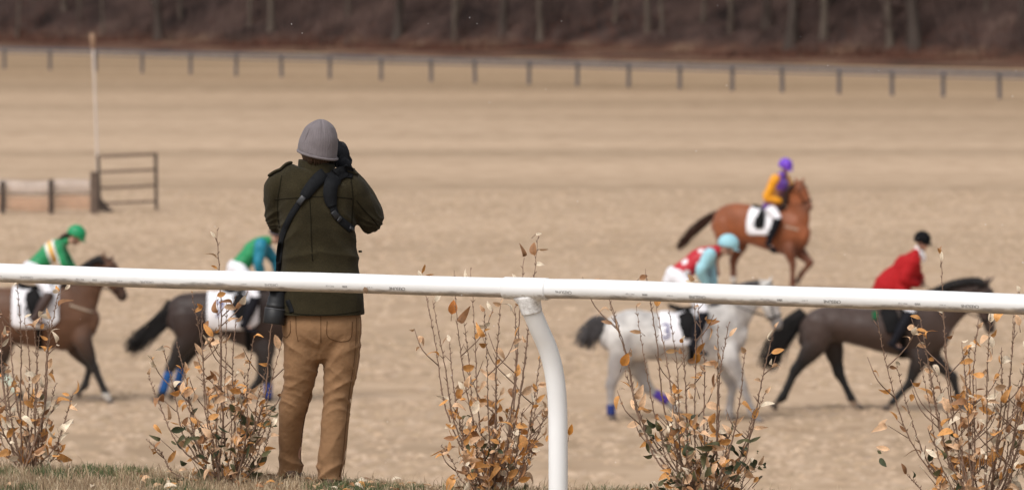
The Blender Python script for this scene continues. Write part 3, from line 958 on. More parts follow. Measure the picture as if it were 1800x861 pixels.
class Map:
    """photograph columns and rows -> a profile standing at its own distance"""
    def __init__(s, px0, pyg, yaw):
        s.o = ground(px0, pyg); s.D = (s.o - CAM).dot(FW); s.k = s.D / F; s.px0 = px0; s.pyg = pyg; s.cy = math.cos(R(yaw)); s.yaw = yaw
    def x(s, px): return (px - s.px0) * s.k / s.cy
    def z(s, py): return (s.pyg - py) * s.k * 1.004
    def p(s, px, py, y=0): return Vector((s.x(px), y, s.z(py)))

def hair_strands(path, spread, n, seed, r=.006, thick0=.3, curl=.03):
    """strands following a polyline [(x,y,z,width)]"""
    rg = random.Random(seed); bm = bmesh.new(); P = cr(path, 5)
    for i in range(n):
        a, b = rg.gauss(0, .45), rg.gauss(0, .45); end = rg.uniform(.62, 1.0); N = len(P)
        pts = []; w0 = rg.uniform(0, 6.28)
        for j, p in enumerate(P):
            t = j / (N - 1)
            if t > end: break
            q = P[min(j + 1, N - 1)]; o = P[max(j - 1, 0)]
            d = Vector((q[0] - o[0], q[1] - o[1], q[2] - o[2])).normalized()
            sx = Vector((0, 1, 0)); sz = d.cross(sx)
            sp_ = 1 + 1.1 * max(0, t - .55)
            c = Vector(p[:3]) + sx * (a * p[3] * .8 * sp_) + sz * (b * p[3] * sp_) + (sx * math.sin(w0 + t * 7) + sz * math.cos(w0 + t * 6)) * curl * t
            pts.append((*c, r * (1 - .75 * (t / end) ** 2)))
        if len(pts) > 2: tube(bm, pts, n=4, k=1, cap=False)
    return to_me(bm)

def horse(sp):
    M = sp['map']
    yaw = R(sp.get('yaw', 0))
    root = empty('horse', M.o, -yaw, sp['label'], 'horse', None)
    bm = bmesh.new()
    P = M.p; k = M.k
    tor = sp['torso']
    secs = []
    for px, t, b, hw in tor:
        secs.append((M.x(px), 0, (M.z(t) + M.z(b)) / 2, hw, (M.z(t) - M.z(b)) / 2))
    tube(bm, secs, n=24, k=4)
    tube(bm, [(M.x(px), 0, M.z(py), a, rb * k) for px, py, rb, a in sp['neck']], n=20, k=4)
    hd = sp['head']; hy = sp.get('head_y', 0)
    tube(bm, [(M.x(px), hy * i / (len(hd) - 1), M.z(py), a * 1.08, rb * k * 1.14) for i, (px, py, rb, a) in enumerate(hd)], n=18, k=4)
    for i, (bx, by, tx, ty) in enumerate(sp['ears']):
        yy = -.055 if i == 0 else .055
        tube(bm, [(*P(bx, by, yy), .028, .030), (*P((bx + tx) / 2, (by + ty) / 2, yy * 1.15), .030, .026), (*P(tx, ty, yy * 1.2), .009)], n=8, k=2)
    # nostril and lip bulges
    n0 = hd[-1]; ball(bm, P(n0[0] + n0[2] * .2, n0[1] - n0[2] * .1, hy), (n0[2] * k * .8, n0[3] * 1.02, n0[2] * k * .8))
    darkpts = []
    hoofs = []
    wraps = []
    for j, (el, kn, fe, ho, y) in enumerate(sp['front']):
        E, K, Ft, H = P(*el, y), P(*kn, y * .92), P(*fe, y * .9), P(*ho, y * .9)
        S = E + Vector((-.10 if j == 0 else -.06, -y * .35, .30))
        d1 = (K - E); d2 = (Ft - K); d3 = (H - Ft)
        tube(bm, [(*S, .09, .18), (*(S * .4 + E * .6), .105, .155), (*E, .10, .13), (*(E + d1 * .45), .085, .105), (*(E + d1 * .85), .062, .072), (*K, .066, .078), (*(K + d2 * .2), .050, .060), (*(K + d2 * .75), .045, .054), (*Ft, .054, .064), (*(Ft + d3 * .5), .038, .042), (*(Ft + d3 * .85), .045, .048)], n=14, k=3)
        darkpts += [(K + d2 * .0, 'k'), (Ft, 'f')]
        hoofs.append((Ft, H)); wraps.append((K, Ft))
    for j, (st, hk, fe, ho, y) in enumerate(sp['hind']):
        Sf, Hk, Ft, H = P(*st, y), P(*hk, y * .85), P(*fe, y * .85), P(*ho, y * .85)
        top = P(*sp['hip'][j], y * .9)
        d1 = Hk - Sf; d2 = Ft - Hk; d3 = H - Ft
        back = Vector((-.06, 0, 0))
        tube(bm, [(*top, .14, .21), (*(top * .5 + Sf * .5), .14, .215), (*Sf, .12, .17), (*(Sf + d1 * .35), .10, .140), (*(Sf + d1 * .72), .068, .095), (*Hk, .062, .088), (*(Hk + d2 * .2), .052, .068), (*(Hk + d2 * .75), .045, .056), (*Ft, .055, .066), (*(Ft + d3 * .5), .040, .044), (*(Ft + d3 * .85), .047, .050)], n=14, k=3)
        ball(bm, Hk + (Hk - Sf).normalized() * .02 + Vector((-.03, 0, .015)), (.035, .035, .045))
        hoofs.append((Ft, H)); wraps.append((Hk, Ft))
    me = fuse(bm, .017, 5)
    displace(me, lambda c, n_: .009 * noise.noise(c * 3.2) + .006 * noise.noise(c * 8 + Vector((5, 0, 0))) - .004 * abs(noise.noise(Vector((c.x * 9, c.y * 4, c.z * 5)))))
    colf = sp['color']
    nz = lambda c, s: noise.noise(c * s)
    legs = [(w_[0], w_[1]) for w_ in wraps]
    ends = [h[1] for h in hoofs]
    muzz = P(hd[-1][0], hd[-1][1], hy)
    def segd(c, a, b):
        ab = b - a; t = max(0, min(1, (c - a).dot(ab) / max(1e-6, ab.length_squared))); return (c - (a + ab * t)).length, t
    def fcol(c):
        leg = 0
        best = 9; bi = -1
        for i, (a, b) in enumerate(legs):
            d1_, t = segd(c, a, b); d2_, t2 = segd(c, b, ends[i])
            d_ = min(d1_, d2_)
            up = (a - b).normalized()
            if d_ < best: best = d_; bi = i
        leg = max(0, min(1, 1 - (best - .10) / .42))
        mz = max(0, min(1, 1 - ((c - muzz).length - .05) / .12))
        return colf(c, leg, mz, bi, best, nz, M)
    paint(me, fcol)
    body = link('body', me, M_coat, root)
    bv = bvh_of(me)
    for (Ft, H) in hoofs:
        bm = bmesh.new(); d = (H - Ft).normalized()
        q = H - d * .03
        tube(bm, [(*(q - d * .035), .044, .046), (*(q + d * .045), .056, .062)], n=14, k=1, cap=False)
        link('hoof', to_me(bm), M_hoof, root)
    for wi, col, a0, a1 in sp.get('wraps', []):
        a, b = wraps[wi]; bm = bmesh.new()
        tube(bm, [(*(a.lerp(b, a0 + (a1 - a0) * i / 5)), (.056 if i not in (1, 4) else .059), (.062 if i not in (1, 4) else .065)) for i in range(6)], n=14, k=1, cap=False)
        link('leg_boot', to_me(bm), col, root)
    # eyes
    e0 = hd[1]; ev = P(e0[0] + e0[2] * .35, e0[1] - e0[2] * .25)
    for sd in (-1, 1):
        h, nn = cast(bv, ev.x, ev.z, sd * 2, (0, -sd, 0))
        if h:
            bm = bmesh.new(); ball(bm, h - Vector((0, sd * .006, 0)), .021); link('eye', to_me(bm), M_eye, root)
    # tail and mane
    link('tail', hair_strands([(M.x(a), 0, M.z(b), w_ * k) for a, b, w_ in sp['tail']], 1, sp.get('ntail', 260), 3, r=.0075, curl=.035), sp['tailmat'], root)
    rg = random.Random(4); bm = bmesh.new()
    mn = cr([(M.x(a), M.z(b)) for a, b in sp['mane']], 12)
    for i in range(len(mn) - 1):
        for q in range(7):
            t = rg.random(); x = mn[i][0] * (1 - t) + mn[i + 1][0] * t; z = mn[i][1] * (1 - t) + mn[i + 1][1] * t
            sd = rg.choice((-1, -1, 1)); L = sp.get('manelen', .10) * rg.uniform(.6, 1.2)
            tube(bm, [(x, 0, z - .012, .009), (x - .01, sd * .045, z + .006, .009), (x - .02 + rg.uniform(-.02, .02), sd * (.085 + rg.uniform(0, .02)), z - L * .5, .008), (x - .015 + rg.uniform(-.03, .03), sd * .105, z - L, .004)], n=4, k=2, cap=False)
    link('mane', to_me(bm), sp['tailmat'], root)
    # saddle cloth draped over the back, both sides
    if 'cloth' in sp:
        x0, x1, zb, front_cut = M.x(sp['cloth'][0]), M.x(sp['cloth'][1]), M.z(sp['cloth'][2]), sp['cloth'][3]
        bm = bmesh.new(); NX, NA = 26, 40; grid = []
        for i in range(NX + 1):
            u = i / NX; x = x0 + (x1 - x0) * u
            zbot = zb + (.10 * max(0, (u - .72) / .28) ** 2 + .05 * max(0, (.12 - u) / .12) ** 2)
            up = cast(bv, x, 0, 0, (0, 0, 1))
            hh = bv.ray_cast(Vector((x, 0, 4)), Vector((0, 0, -1)))[0]
            ztop = hh.z if hh else M.z(tor[4][1])
            row = []
            for sd in (-1, 1):
                side = []
                for j in range(NA // 2 + 1):
                    z = zbot + (ztop - zbot) * math.sin(math.pi / 2 * j / (NA / 2))
                    if j == NA // 2:
                        side.append(Vector((x, 0, ztop + .014)))
                    else:
                        h, nn = cast(bv, x, z, sd * 2, (0, -sd, 0))
                        if h is None: h = Vector((x, 0, z)); nn = Vector((0, sd, 0))
                        side.append(h + nn * (.012 + .006 * (1 + math.sin(x * 25 + z * 9))))
                row.append(side)
            grid.append(row[0] + row[1][::-1][1:])
        V = [[bm.verts.new(p) for p in r_] for r_ in grid]
        for a, b in zip(V, V[1:]):
            for j in range(len(a) - 1): bm.faces.new((a[j], b[j], b[j + 1], a[j + 1]))
        cme = to_me(bm)
        cl = link('saddle_cloth', cme, M_white, root)
        s_ = cl.modifiers.new('s', 'SOLIDIFY'); s_.thickness = .009; s_.offset = 1
        cb = bvh_of(cme)
        num, npx, npy, size, nm = sp['number']
        for sd in (-1, 1):
            tm = text_mesh(num, size, bold=.0015)
            for v in tm.vertices:
                x, z = M.x(npx) + (v.co.x if sd < 0 else -v.co.x), M.z(npy) + v.co.y
                h, nn = cast(cb, x, z, sd * 2, (0, -sd, 0))
                v.co = (h + Vector((0, sd * .014, 0))) if h else Vector((x, sd * .3, z))
            link('number', tm, nm, cl, smooth=False)
        # surcingle
    if 'girth' in sp:
        gx = M.x(sp['girth']); bm = bmesh.new(); ring = []
        for i in range(28):
            a = 2 * math.pi * i / 28; d = Vector((0, math.sin(a), math.cos(a)))
            c = Vector((gx, 0, secs[len(secs) // 2][2]))
            h, nn, _, _ = bv.ray_cast(c + d * 1.5, -d)
            ring.append((h if h else c + d * .3) + d * .022)
        for i in range(28):
            a, b = ring[i], ring[(i + 1) % 28]
            q = [bm.verts.new(p + Vector((o, 0, 0))) for p, o in ((a, -.045), (b, -.045), (b, .045), (a, .045))]; bm.faces.new(q)
        bmesh.ops.remove_doubles(bm, verts=bm.verts, dist=.0005)
        g_ = link('girth', to_me(bm), sp.get('girthmat', M_leather), root); s_ = g_.modifiers.new('s', 'SOLIDIFY'); s_.thickness = .012
    # saddle
    sx, sy = sp['saddle']; sc_ = P(sx, sy)
    hh = bv.ray_cast(Vector((sc_.x, 0, 4)), Vector((0, 0, -1)))[0]
    z0 = hh.z if hh else sc_.z
    bm = bmesh.new()
    tube(bm, [(sc_.x - .22, 0, z0 + .075, .13, .030), (sc_.x - .10, 0, z0 + .035, .12, .035), (sc_.x + .05, 0, z0 + .03, .10, .035), (sc_.x + .18, 0, z0 + .08, .07, .035)], n=14, k=3)
    for sd in (-1, 1):
        flap = [(sc_.x - .04, sd * .15, z0 - .02, .02, .12), (sc_.x + .02, sd * .27, z0 - .14, .016, .13), (sc_.x + .05, sd * .325, z0 - .34, .014, .10)]
        tube(bm, flap, n=14, k=3)
    link('saddle', fuse(bm, .014, 3), M_leather, root)
    # bridle: noseband, cheek strap, brow band
    bm = bmesh.new()
    def band(i0, i1, t, r=.010, infl=1.08):
        a, b = hd[i0], hd[i1]
        c = P(a[0] * (1 - t) + b[0] * t, a[1] * (1 - t) + b[1] * t, hy * (i0 + t) / (len(hd) - 1)); rr = (a[2] * (1 - t) + b[2] * t) * k * infl * 1.14 + .006; ww = (a[3] * (1 - t) + b[3] * t) * infl + .006
        d = (P(b[0], b[1]) - P(a[0], a[1])).normalized(); up = d.cross(Vector((0, 1, 0)))
        pts = [c + Vector((0, 1, 0)) * (ww * math.sin(q)) + up * (rr * math.cos(q)) for q in (2 * math.pi * i / 16 for i in range(17))]
        tube(bm, [(*q, r) for q in pts], n=5, k=1, cap=False)
        return c, up, rr, ww
    n1 = band(2, 3, .6); n2 = band(0, 1, .1, .009); n3 = band(0, 1, .75, .008)
    for sd in (-1, 1):
        a = n3[0] + Vector((0, sd * (n3[3] + .004), 0)); b = n1[0] + Vector((0, sd * (n1[3] + .004), 0))
        tube(bm, [(*n2[0], .008), (*a, .009), (*b, .009)], n=5, k=2, cap=False)
    link('bridle', to_me(bm), sp.get('bridlemat', M_leather), root)
    mouth = n1[0] + Vector((0, 0, -.03))
    # reins
    if 'hands' in sp:
        bm = bmesh.new(); hx, hy_ = sp['hands']
        for sd in (-1, 1):
            b = P(hx, hy_, sd * .10); a = mouth + Vector((0, sd * .08, 0)); m_ = a.lerp(b, .5) + Vector((0, sd * .07, -.05))
            tube(bm, [(*a, .007), (*m_, .007), (*b, .007)], n=5, k=5, cap=False)
        link('reins', to_me(bm), M_leather, root)
    if 'breast' in sp:
        (ax, ay), (bx, by), bmat_ = sp['breast']
        for sd in (-1, 1):
            bm = bmesh.new()
            pts = []
            for i in range(9):
                t = i / 8; x = M.x(ax + (bx - ax) * t); z = M.z(ay + (by - ay) * t)
                h, nn = cast(bv, x, z, sd * 2, (0, -sd, 0))
                if h: pts.append((*(h + nn * .006), .014, .006))
            if len(pts) > 2: tube(bm, pts, n=6, side=(0, .1, 1), k=1)
            link('breast_strap', to_me(bm), bmat_, root)
    return root, bv

# ------------------------------------------------------------------ people
def hand_geo(bm, c, d, nrm, s=1.0, curl=1.1, thumb_side=1, r=.0085):
    """palm at c pointing along d, palm faces nrm; fingers curl towards nrm"""
    d = Vector(d).normalized(); nrm = Vector(nrm); nrm = (nrm - d * nrm.dot(d)).normalized(); a = d.cross(nrm)
    q = quat_axes(d, a, d.cross(a))
    ball(bm, Vector(c) + d * .03 * s, (.048 * s, .040 * s, .016 * s), q)
    for i, L in enumerate((.072, .082, .076, .060)):
        off = (-.030 + .020 * i) * s
        p = Vector(c) + d * .066 * s + a * off; dd = d.copy(); pts = [(*(p - d * .02), r * 1.1 * s)]
        ang = 0
        for j, f in enumerate((.45, .3, .25)):
            pts.append((*p, r * s * (1.02 - .1 * j)))
            ang = curl * (.55 + .45 * j / 2)
            dd = (dd * math.cos(ang) + nrm * math.sin(ang) * 1).normalized() if j == 0 else (Matrix.Rotation(-ang, 3, a) @ dd if False else (dd * math.cos(ang) + (nrm * d.dot(dd) - d * nrm.dot(dd)) * math.sin(ang)).normalized())
            p = p + dd * L * s * f
        pts.append((*p, r * s * .8))
        tube(bm, pts, n=8, k=2)
    tb = Vector(c) + d * .008 * s + a * (-.034 * thumb_side) * s
    t1 = tb + (d * .55 - a * thumb_side * .65 + nrm * .35).normalized() * .036 * s
    t2 = t1 + (d * .8 - a * thumb_side * .05 + nrm * .6).normalized() * .030 * s
    tube(bm, [(*tb, .013 * s), (*t1, .011 * s), (*t2, .009 * s)], n=8, k=2)

def head_geo(bm, c, fwd, up, s=1.0):
    f = Vector(fwd).normalized(); u = Vector(up); u = (u - f * u.dot(f)).normalized(); a = u.cross(f)
    q = quat_axes(f, a, u)
    C = Vector(c)
    def L(x, y, z): return C + f * x * s + a * y * s + u * z * s
    ball(bm, L(-.008, 0, .03), (.098 * s, .076 * s, .092 * s), q, 3)      # skull
    ball(bm, L(.022, 0, -.035), (.068 * s, .058 * s, .075 * s), q, 3)      # face and jaw
    ball(bm, L(.060, 0, -.085), (.024 * s, .024 * s, .020 * s), q)         # chin
    ball(bm, L(.076, 0, .022), (.020 * s, .045 * s, .012 * s), q)          # brow
    tube(bm, [(*L(.082, 0, .008), .007 * s), (*L(.098, 0, -.018), .010 * s), (*L(.104, 0, -.030), .014 * s)], n=8, side=tuple(a), k=2)
    for sd in (-1, 1):
        ball(bm, L(.072, sd * .036, -.022), (.018 * s, .022 * s, .018 * s), q)   # cheek
        ball(bm, L(-.005, sd * .078, -.012), (.018 * s, .010 * s, .031 * s), q)  # ear
    ball(bm, L(.084, 0, -.055), (.009 * s, .024 * s, .006 * s), q)
    ball(bm, L(.083, 0, -.065), (.009 * s, .020 * s, .006 * s), q)
    return L, q

def rider(sp):
    M = sp['map']; yaw = R(sp.get('yaw', 0)); P = M.p
    root = empty('person', M.o, -yaw, sp['label'], 'person', 'riders on horseback')
    hd = P(*sp['head']); nk = P(*sp['neck']); sh = P(*sp['shoulder']); hp = P(*sp['hip'])
    up = (sh - hp).normalized()
    ff = Vector((math.cos(R(sp['face'][0])) * math.cos(R(sp['face'][1])), math.sin(R(sp['face'][0])) * math.cos(R(sp['face'][1])), math.sin(R(sp['face'][1]))))
    sides = (-1, 1)
    sw = sp.get('sw', .19)
    J = {}
    for sd in sides:
        k_ = 'near' if sd < 0 else 'far'
        J[sd] = dict(sh=sh + Vector((0, sd * sw, -.02)), el=P(*sp['elbow'][0 if sd < 0 else 1], sd * (sw + .05)), ha=P(*sp['hand'][0 if sd < 0 else 1], sd * .10),
                     hip=hp + Vector((0, sd * .10, 0)), kn=P(*sp['knee'], sd * .36), an=P(*sp['ankle'], sd * .39), to=P(*sp['toe'], sd * .41))
    # body, one surface
    bm = bmesh.new()
    L, q = head_geo(bm, hd, ff, (0, 0, 1))
    tube(bm, [(*(nk + (hd - nk) * -.5), .055), (*nk, .052), (*(hd - Vector((0, 0, .05))), .052)], n=14, k=3)
    ch = hp.lerp(sh, .7)
    fr = Vector((up.z, 0, -up.x))
    tube(bm, [(*hp, .14, .10), (*hp.lerp(sh, .4), .13, .09), (*ch, .15, .10), (*sh, .15, .075), (*(sh + up * .04), .06, .05)], n=18, k=3)
    for sd in sides:
        j = J[sd]
        tube(bm, [(*(j['sh'] * .7 + sh * .3), .045), (*j['sh'], .045), (*j['sh'].lerp(j['el'], .5), .038), (*j['el'], .034), (*j['el'].lerp(j['ha'], .5), .030), (*j['ha'], .023)], n=10, k=2)
        tube(bm, [(*hp, .08), (*j['hip'], .075), (*j['hip'].lerp(j['kn'], .5), .065), (*j['kn'], .05), (*j['kn'].lerp(j['an'], .4), .040), (*j['an'], .026), (*j['an'].lerp(j['to'], .6), .018)], n=10, k=2)
        dh = (j['ha'] - j['el']).normalized()
        if sp.get('bare', True): hand_geo(bm, j['ha'], dh + Vector((.3, 0, 0)), Vector((0, -sd, -.5)), 1.0, 1.15, thumb_side=1 if sd > 0 else -1)
    me = fuse(bm, .0085, 3)
    link('body', me, M_skin, root)
    for sd in (-1, 1):
        bm = bmesh.new(); ball(bm, L(.080, sd * .031, .000), .0125); link('eye', to_me(bm), M_eye, root)
    if not sp.get('bare', True):
        for sd in sides:
            j = J[sd]; bm = bmesh.new(); dh = (j['ha'] - j['el']).normalized()
            tube(bm, [(*(j['ha'] - dh * .04), .034), (*j['ha'], .030), (*(j['ha'] + dh * .03), .034)], n=10, k=2)
            hand_geo(bm, j['ha'], dh + Vector((.3, 0, 0)), Vector((0, -sd, -.5)), 1.12, 1.15, thumb_side=1 if sd > 0 else -1, r=.010)
            link('glove', fuse(bm, .007, 2), M_black, root)
    # jersey
    fat = sp.get('fat', 1.0)
    bm = bmesh.new()
    low = hp - up * (.02 if not sp.get('skirt') else .0)
    tube(bm, [(*low, .165 * fat, .125 * fat + (.05 if sp.get('skirt') else 0)), (*hp.lerp(sh, .3), .160 * fat, .125 * fat), (*hp.lerp(sh, .65), .185 * fat, .145 * fat), (*hp.lerp(sh, .9), .19 * fat, .125 * fat), (*(sh + up * .02), .13, .085), (*(nk * .6 + sh * .4 + up * .02), .065, .062), (*(nk), .060 * sp.get('collar', 1), .058 * sp.get('collar', 1)), (*(nk.lerp(hd, .2 if sp.get('collar') else .02)), .056 * sp.get('collar', 1), .054)], n=24, k=4)
    if sp.get('skirt'):
        tube(bm, [(*(hp.lerp(sh, .55) - fr * .02), .17, .16), (*(hp.lerp(sh, .15) - fr * .06), .20, .21), (*(hp - up * .08 - fr * .10), .25, .22)], n=20, k=3)
        for sd in sides:
            j = J[sd]; tube(bm, [(*(j['hip'] + up * .05), .12), (*j['hip'].lerp(j['kn'], .45), .115, .10)], n=14, k=2)
    for sd in sides:
        j = J[sd]
        if sp.get('sleevemat'): tube(bm, [(*(sh + Vector((0, sd * .08, -.01))), .08, .08), (*(j['sh'] - Vector((0, sd * .03, 0))), .070, .070)], n=14, k=3)
        else: tube(bm, [(*(sh + Vector((0, sd * .10, -.01))), .085, .085), (*j['sh'], .078 * fat, .08 * fat), (*j['sh'].lerp(j['el'], .35), .070 * fat)], n=14, k=3)
        if not sp.get('sleevemat'):
            tube(bm, [(*j['sh'].lerp(j['el'], .3), .070 * fat), (*j['el'], .060 * fat), (*j['el'].lerp(j['ha'], .6), .052 * fat), (*j['el'].lerp(j['ha'], .92), .040 * fat)], n=14, k=3)
    me = fuse(bm, .012, 4)
    wr = lambda c, n_: .007 * (1 - abs(noise.noise(c * 9 + Vector((3, 0, 0))))) + .006 * noise.noise(Vector((c.x * 14, c.y * 6, c.z * 14)))
    displace(me, wr)
    frame = (hp, sh, up, fr)
    paint(me, lambda c: sp['jersey'](c, frame, M))
    link(sp.get('topname', 'jersey'), me, sp.get('jerseymat', M_silk), root)
    if sp.get('sleevemat'):
        for sd in sides:
            j = J[sd]; bm = bmesh.new()
            tube(bm, [(*(j['sh'] + Vector((0, sd * -.05, .01))), .082), (*(j['sh'] + Vector((0, sd * .01, .005))), .090), (*j['sh'].lerp(j['el'], .3), .086), (*j['sh'].lerp(j['el'], .7), .074), (*j['el'], .068), (*j['el'].lerp(j['ha'], .6), .060), (*j['el'].lerp(j['ha'], .95), .040)], n=16, k=3)
            m2 = fuse(bm, .010, 3); displace(m2, wr); link('sleeve', m2, sp['sleevemat'], root)
    # breeches
    bm = bmesh.new()
    hpd = hp - up * .05
    tube(bm, [(*(hp + up * .02), .155, .12), (*hpd, .17, .15), (*(hpd - up * .08 + fr * .02), .13, .12)], n=18, k=3)
    for sd in sides:
        j = J[sd]; dk = (j['an'] - j['kn'])
        tube(bm, [(*(j['hip'] - up * .03), .105, .12), (*j['hip'].lerp(j['kn'], .45), .092, .098), (*j['hip'].lerp(j['kn'], .9), .070, .072), (*(j['kn'] + dk * .05), .064, .066), (*(j['kn'] + dk * .25), .055)], n=14, k=3)
    me = fuse(bm, .012, 4); displace(me, lambda c, n_: .005 * noise.noise(Vector((c.x * 9, c.y * 9, c.z * 14))))
    link('breeches', me, M_breech, root)
    for sd in sides:
        j = J[sd]; dk = (j['an'] - j['kn']); tt = (j['to'] - j['an']).normalized(); bm = bmesh.new()
        hl = j['an'] - tt * .05 - Vector((0, 0, .03))
        tube(bm, [(*(j['kn'] + dk * .06), .072, .078), (*(j['kn'] + dk * .45), .070, .078), (*(j['kn'] + dk * .8), .052, .058), (*j['an'], .046, .054)], n=14, k=3)
        tube(bm, [(*hl, .036, .034), (*(j['an'] - Vector((0, 0, .035)) + tt * .05), .038, .034), (*(j['to'] + tt * .04 - Vector((0, 0, .02))), .036, .024)], n=12, k=3)
        link('boot', fuse(bm, .008, 2), sp.get('bootmat', M_boot), root)
    # stirrups are the horse's but move with the feet: kept with the boots' thing
    # helmet
    hf = ff.copy(); ax = Vector((0, 0, 1)).cross(hf).normalized(); hu = hf.cross(ax)
    hu = (hu * .9 + Vector((0, 0, .1))).normalized(); a_ = hu.cross(hf).normalized(); f_ = a_.cross(hu)
    q = quat_axes(f_, a_, hu)
    hr = sp.get('hr', .128)
    bm = bmesh.new(); ball(bm, (0, 0, 0), (hr * 1.06, hr * .90, hr * 1.0), None, 4)
    hm = to_me(bm); cut(hm, [(Vector((0, 0, -hr * .30)), Vector((.12, 0, -1)))])
    hc = hd - f_ * .004 + hu * .038
    for v in hm.vertices: v.co = q @ v.co + hc
    he = link('helmet', hm, sp['capmat'], root)
    bm = bmesh.new(); n = 14; top, bot = [], []
    for i in range(n + 1):
        t = -1.05 + 2.1 * i / n
        inn = Vector((hr * 1.0 * math.cos(t * .9), hr * .86 * math.sin(t * .9), -hr * .22)); out = Vector((hr * 1.0 * math.cos(t) + .055 * math.cos(t * 1.4), hr * .88 * math.sin(t), -hr * .40))
        top.append((inn, out))
    vs1 = [[bm.verts.new(q @ p + hc) for p in pr] for pr in top]
    for a, b in zip(vs1, vs1[1:]): bm.faces.new((a[0], a[1], b[1], b[0]))
    pk = link('peak', to_me(bm), sp['capmat'], he); s_ = pk.modifiers.new('s', 'SOLIDIFY'); s_.thickness = .006
    bm = bmesh.new()
    tube(bm, [(*L(.0, -.082, -.0), .007), (*L(.035, -.068, -.07), .007), (*L(.045, 0, -.115), .008), (*L(.035, .068, -.07), .007), (*L(.0, .082, .0), .007)], n=6, k=4, cap=False)
    link('chin_strap', to_me(bm), M_black, he)
    if sp.get('extra'): sp['extra'](root, L, M, J, frame)
    return root

M_silk = mat('racing_silk', attr=True, rough=.5, var=.08, scale=7, spec=.4, sheen=.1)
GR, WH, YE = (.012, .24, .085), (.72, .72, .68), (.80, .42, .04)

# coat colours ------------------------------------------------------
def lerp3(a, b, t): return tuple(x * (1 - t) + y * t for x, y in zip(a, b))
def bay(base, black=(.014, .011, .010), dorsal=0, muzzle=(.02, .014, .012), sock=None, belly=None, sockc=(.55, .52, .48)):
    def f(c, leg, mz, bi, best, nz, M):
        col = lerp3(base, tuple(x * 1.25 for x in base), max(0, min(1, .5 + nz(c, 2.2))))
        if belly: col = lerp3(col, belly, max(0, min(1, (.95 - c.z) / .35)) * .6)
        col = lerp3(col, black, max(0, leg) ** .6)
        col = lerp3(col, muzzle, mz * .85)
        if sock and bi in sock and best < .09 and c.z < sock[bi]: col = sockc
        return col
    return f
def grey(c, leg, mz, bi, best, nz, M):
    col = lerp3((.36, .335, .32), (.58, .555, .53), max(0, min(1, .5 + nz(c, 4.5) * 1.3 + .5 * nz(c, 13))))
    col = lerp3(col, (.13, .115, .115), leg * .85 * max(0, (.6 + .5 * nz(c, 5))))
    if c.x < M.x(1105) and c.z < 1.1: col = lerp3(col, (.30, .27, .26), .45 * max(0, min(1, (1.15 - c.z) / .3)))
    return lerp3(col, (.16, .15, .15), mz * .8)

M_tblack = mat('black_tail_hair', (.013, .011, .011), .6, .3, 14, spec=.3)
M_tgrey = mat('dark_grey_tail_hair', (.085, .078, .08), .65, .35, 14, spec=.3)
M_tbrown = mat('brown_tail_hair', (.050, .022, .014), .65, .4, 14, spec=.3)
M_blue = mat('blue_leg_boot', (.010, .075, .25), .7, .15, 10)
M_navy = mat('navy_leg_boot', (.02, .035, .16), .7, .2, 10)
M_purple = mat('purple_leg_boot', (.07, .035, .27), .7, .2, 10)
M_wrapw = mat('pale_green_white_bandage', (.55, .62, .52), .85, .15, 10)
M_num = mat('black_number_print', (.02, .02, .03), .7, .1, 10)
M_numb = mat('navy_number_print', (.05, .04, .16), .7, .1, 10)

# --- A bay horse at the left edge
MA = Map(90, 708, 0)
horse(dict(map=MA, label='brown bay horse at the left edge with white cloth and tan breast strap', color=bay((.100, .046, .024), sock={0: .16, 3: .35}),
    torso=[(-40, 535, 596, .12), (-22, 514, 612, .23), (8, 505, 606, .27), (45, 508, 607, .28), (80, 508, 613, .28), (110, 500, 617, .25), (140, 513, 614, .21), (157, 538, 600, .15)],
    neck=[(122, 548, 48, .16), (142, 518, 37, .115), (160, 492, 27, .085), (175, 474, 21, .075)],
    head=[(181, 463, 13, .085), (192, 477, 17, .095), (203, 499, 12.5, .07), (212, 514, 9.5, .058), (216, 522, 8.8, .06)],
    ears=[(183, 457, 184, 442), (193, 461, 202, 449)],
    front=[((150, 605), (167, 645), (188, 692), (197, 708), -.15), ((128, 609), (158, 644), (148, 678), (134, 694), .15)],
    hind=[((8, 598), (2, 652), (34, 690), (44, 706), -.17), ((-22, 600), (-60, 648), (-84, 690), (-95, 705), .17)], hip=[(-12, 550), (-16, 550)],
    wraps=[(2, M_wrapw, .25, .95)],
    tail=[(-40, 525, 5), (-62, 545, 12), (-85, 590, 14), (-100, 640, 8)], tailmat=M_tblack, mane=[(112, 498), (135, 476), (155, 461), (176, 451), (186, 455)],
    cloth=(24, 106, 574, 0), number=('10', 46, 545, .26, M_num), girth=72, saddle=(60, 508), hands=(124, 480), breast=((126, 535), (164, 548), M_tan), bridlemat=M_brleather))
def jerA(c, fr, M):
    hp, sh, up, f = fr
    t = (c - hp).dot(up) / (sh - hp).length; v = (c - hp).dot(f)
    u = (c - hp - (sh - hp)).dot(up) - .9 * v
    s = t + v * .9
    if .56 < s < .66 or .80 < s < .90: return WH
    if .66 <= s <= .80: return YE
    return GR
def hairA(root, L, M, J, fr):
    bm = bmesh.new(); rg = random.Random(2)
    for i in range(60):
        a = L(-.075 + rg.uniform(-.01, .01), rg.uniform(-.045, .045), -.035 + rg.uniform(-.03, .02)); b = a + Vector((-.08, rg.uniform(-.02, .02), .005)); c = b + Vector((-.07, rg.uniform(-.03, .03), -.05))
        tube(bm, [(*a, .010), (*b, .011), (*c, .003)], n=5, k=3, cap=False)
    link('hair', to_me(bm), mat('dark_brown_hair', (.03, .016, .010), .6, .3, 30), root)
M_capg = mat('green_cap_silk', (.008, .26, .10), .45, .1, 8, spec=.4)
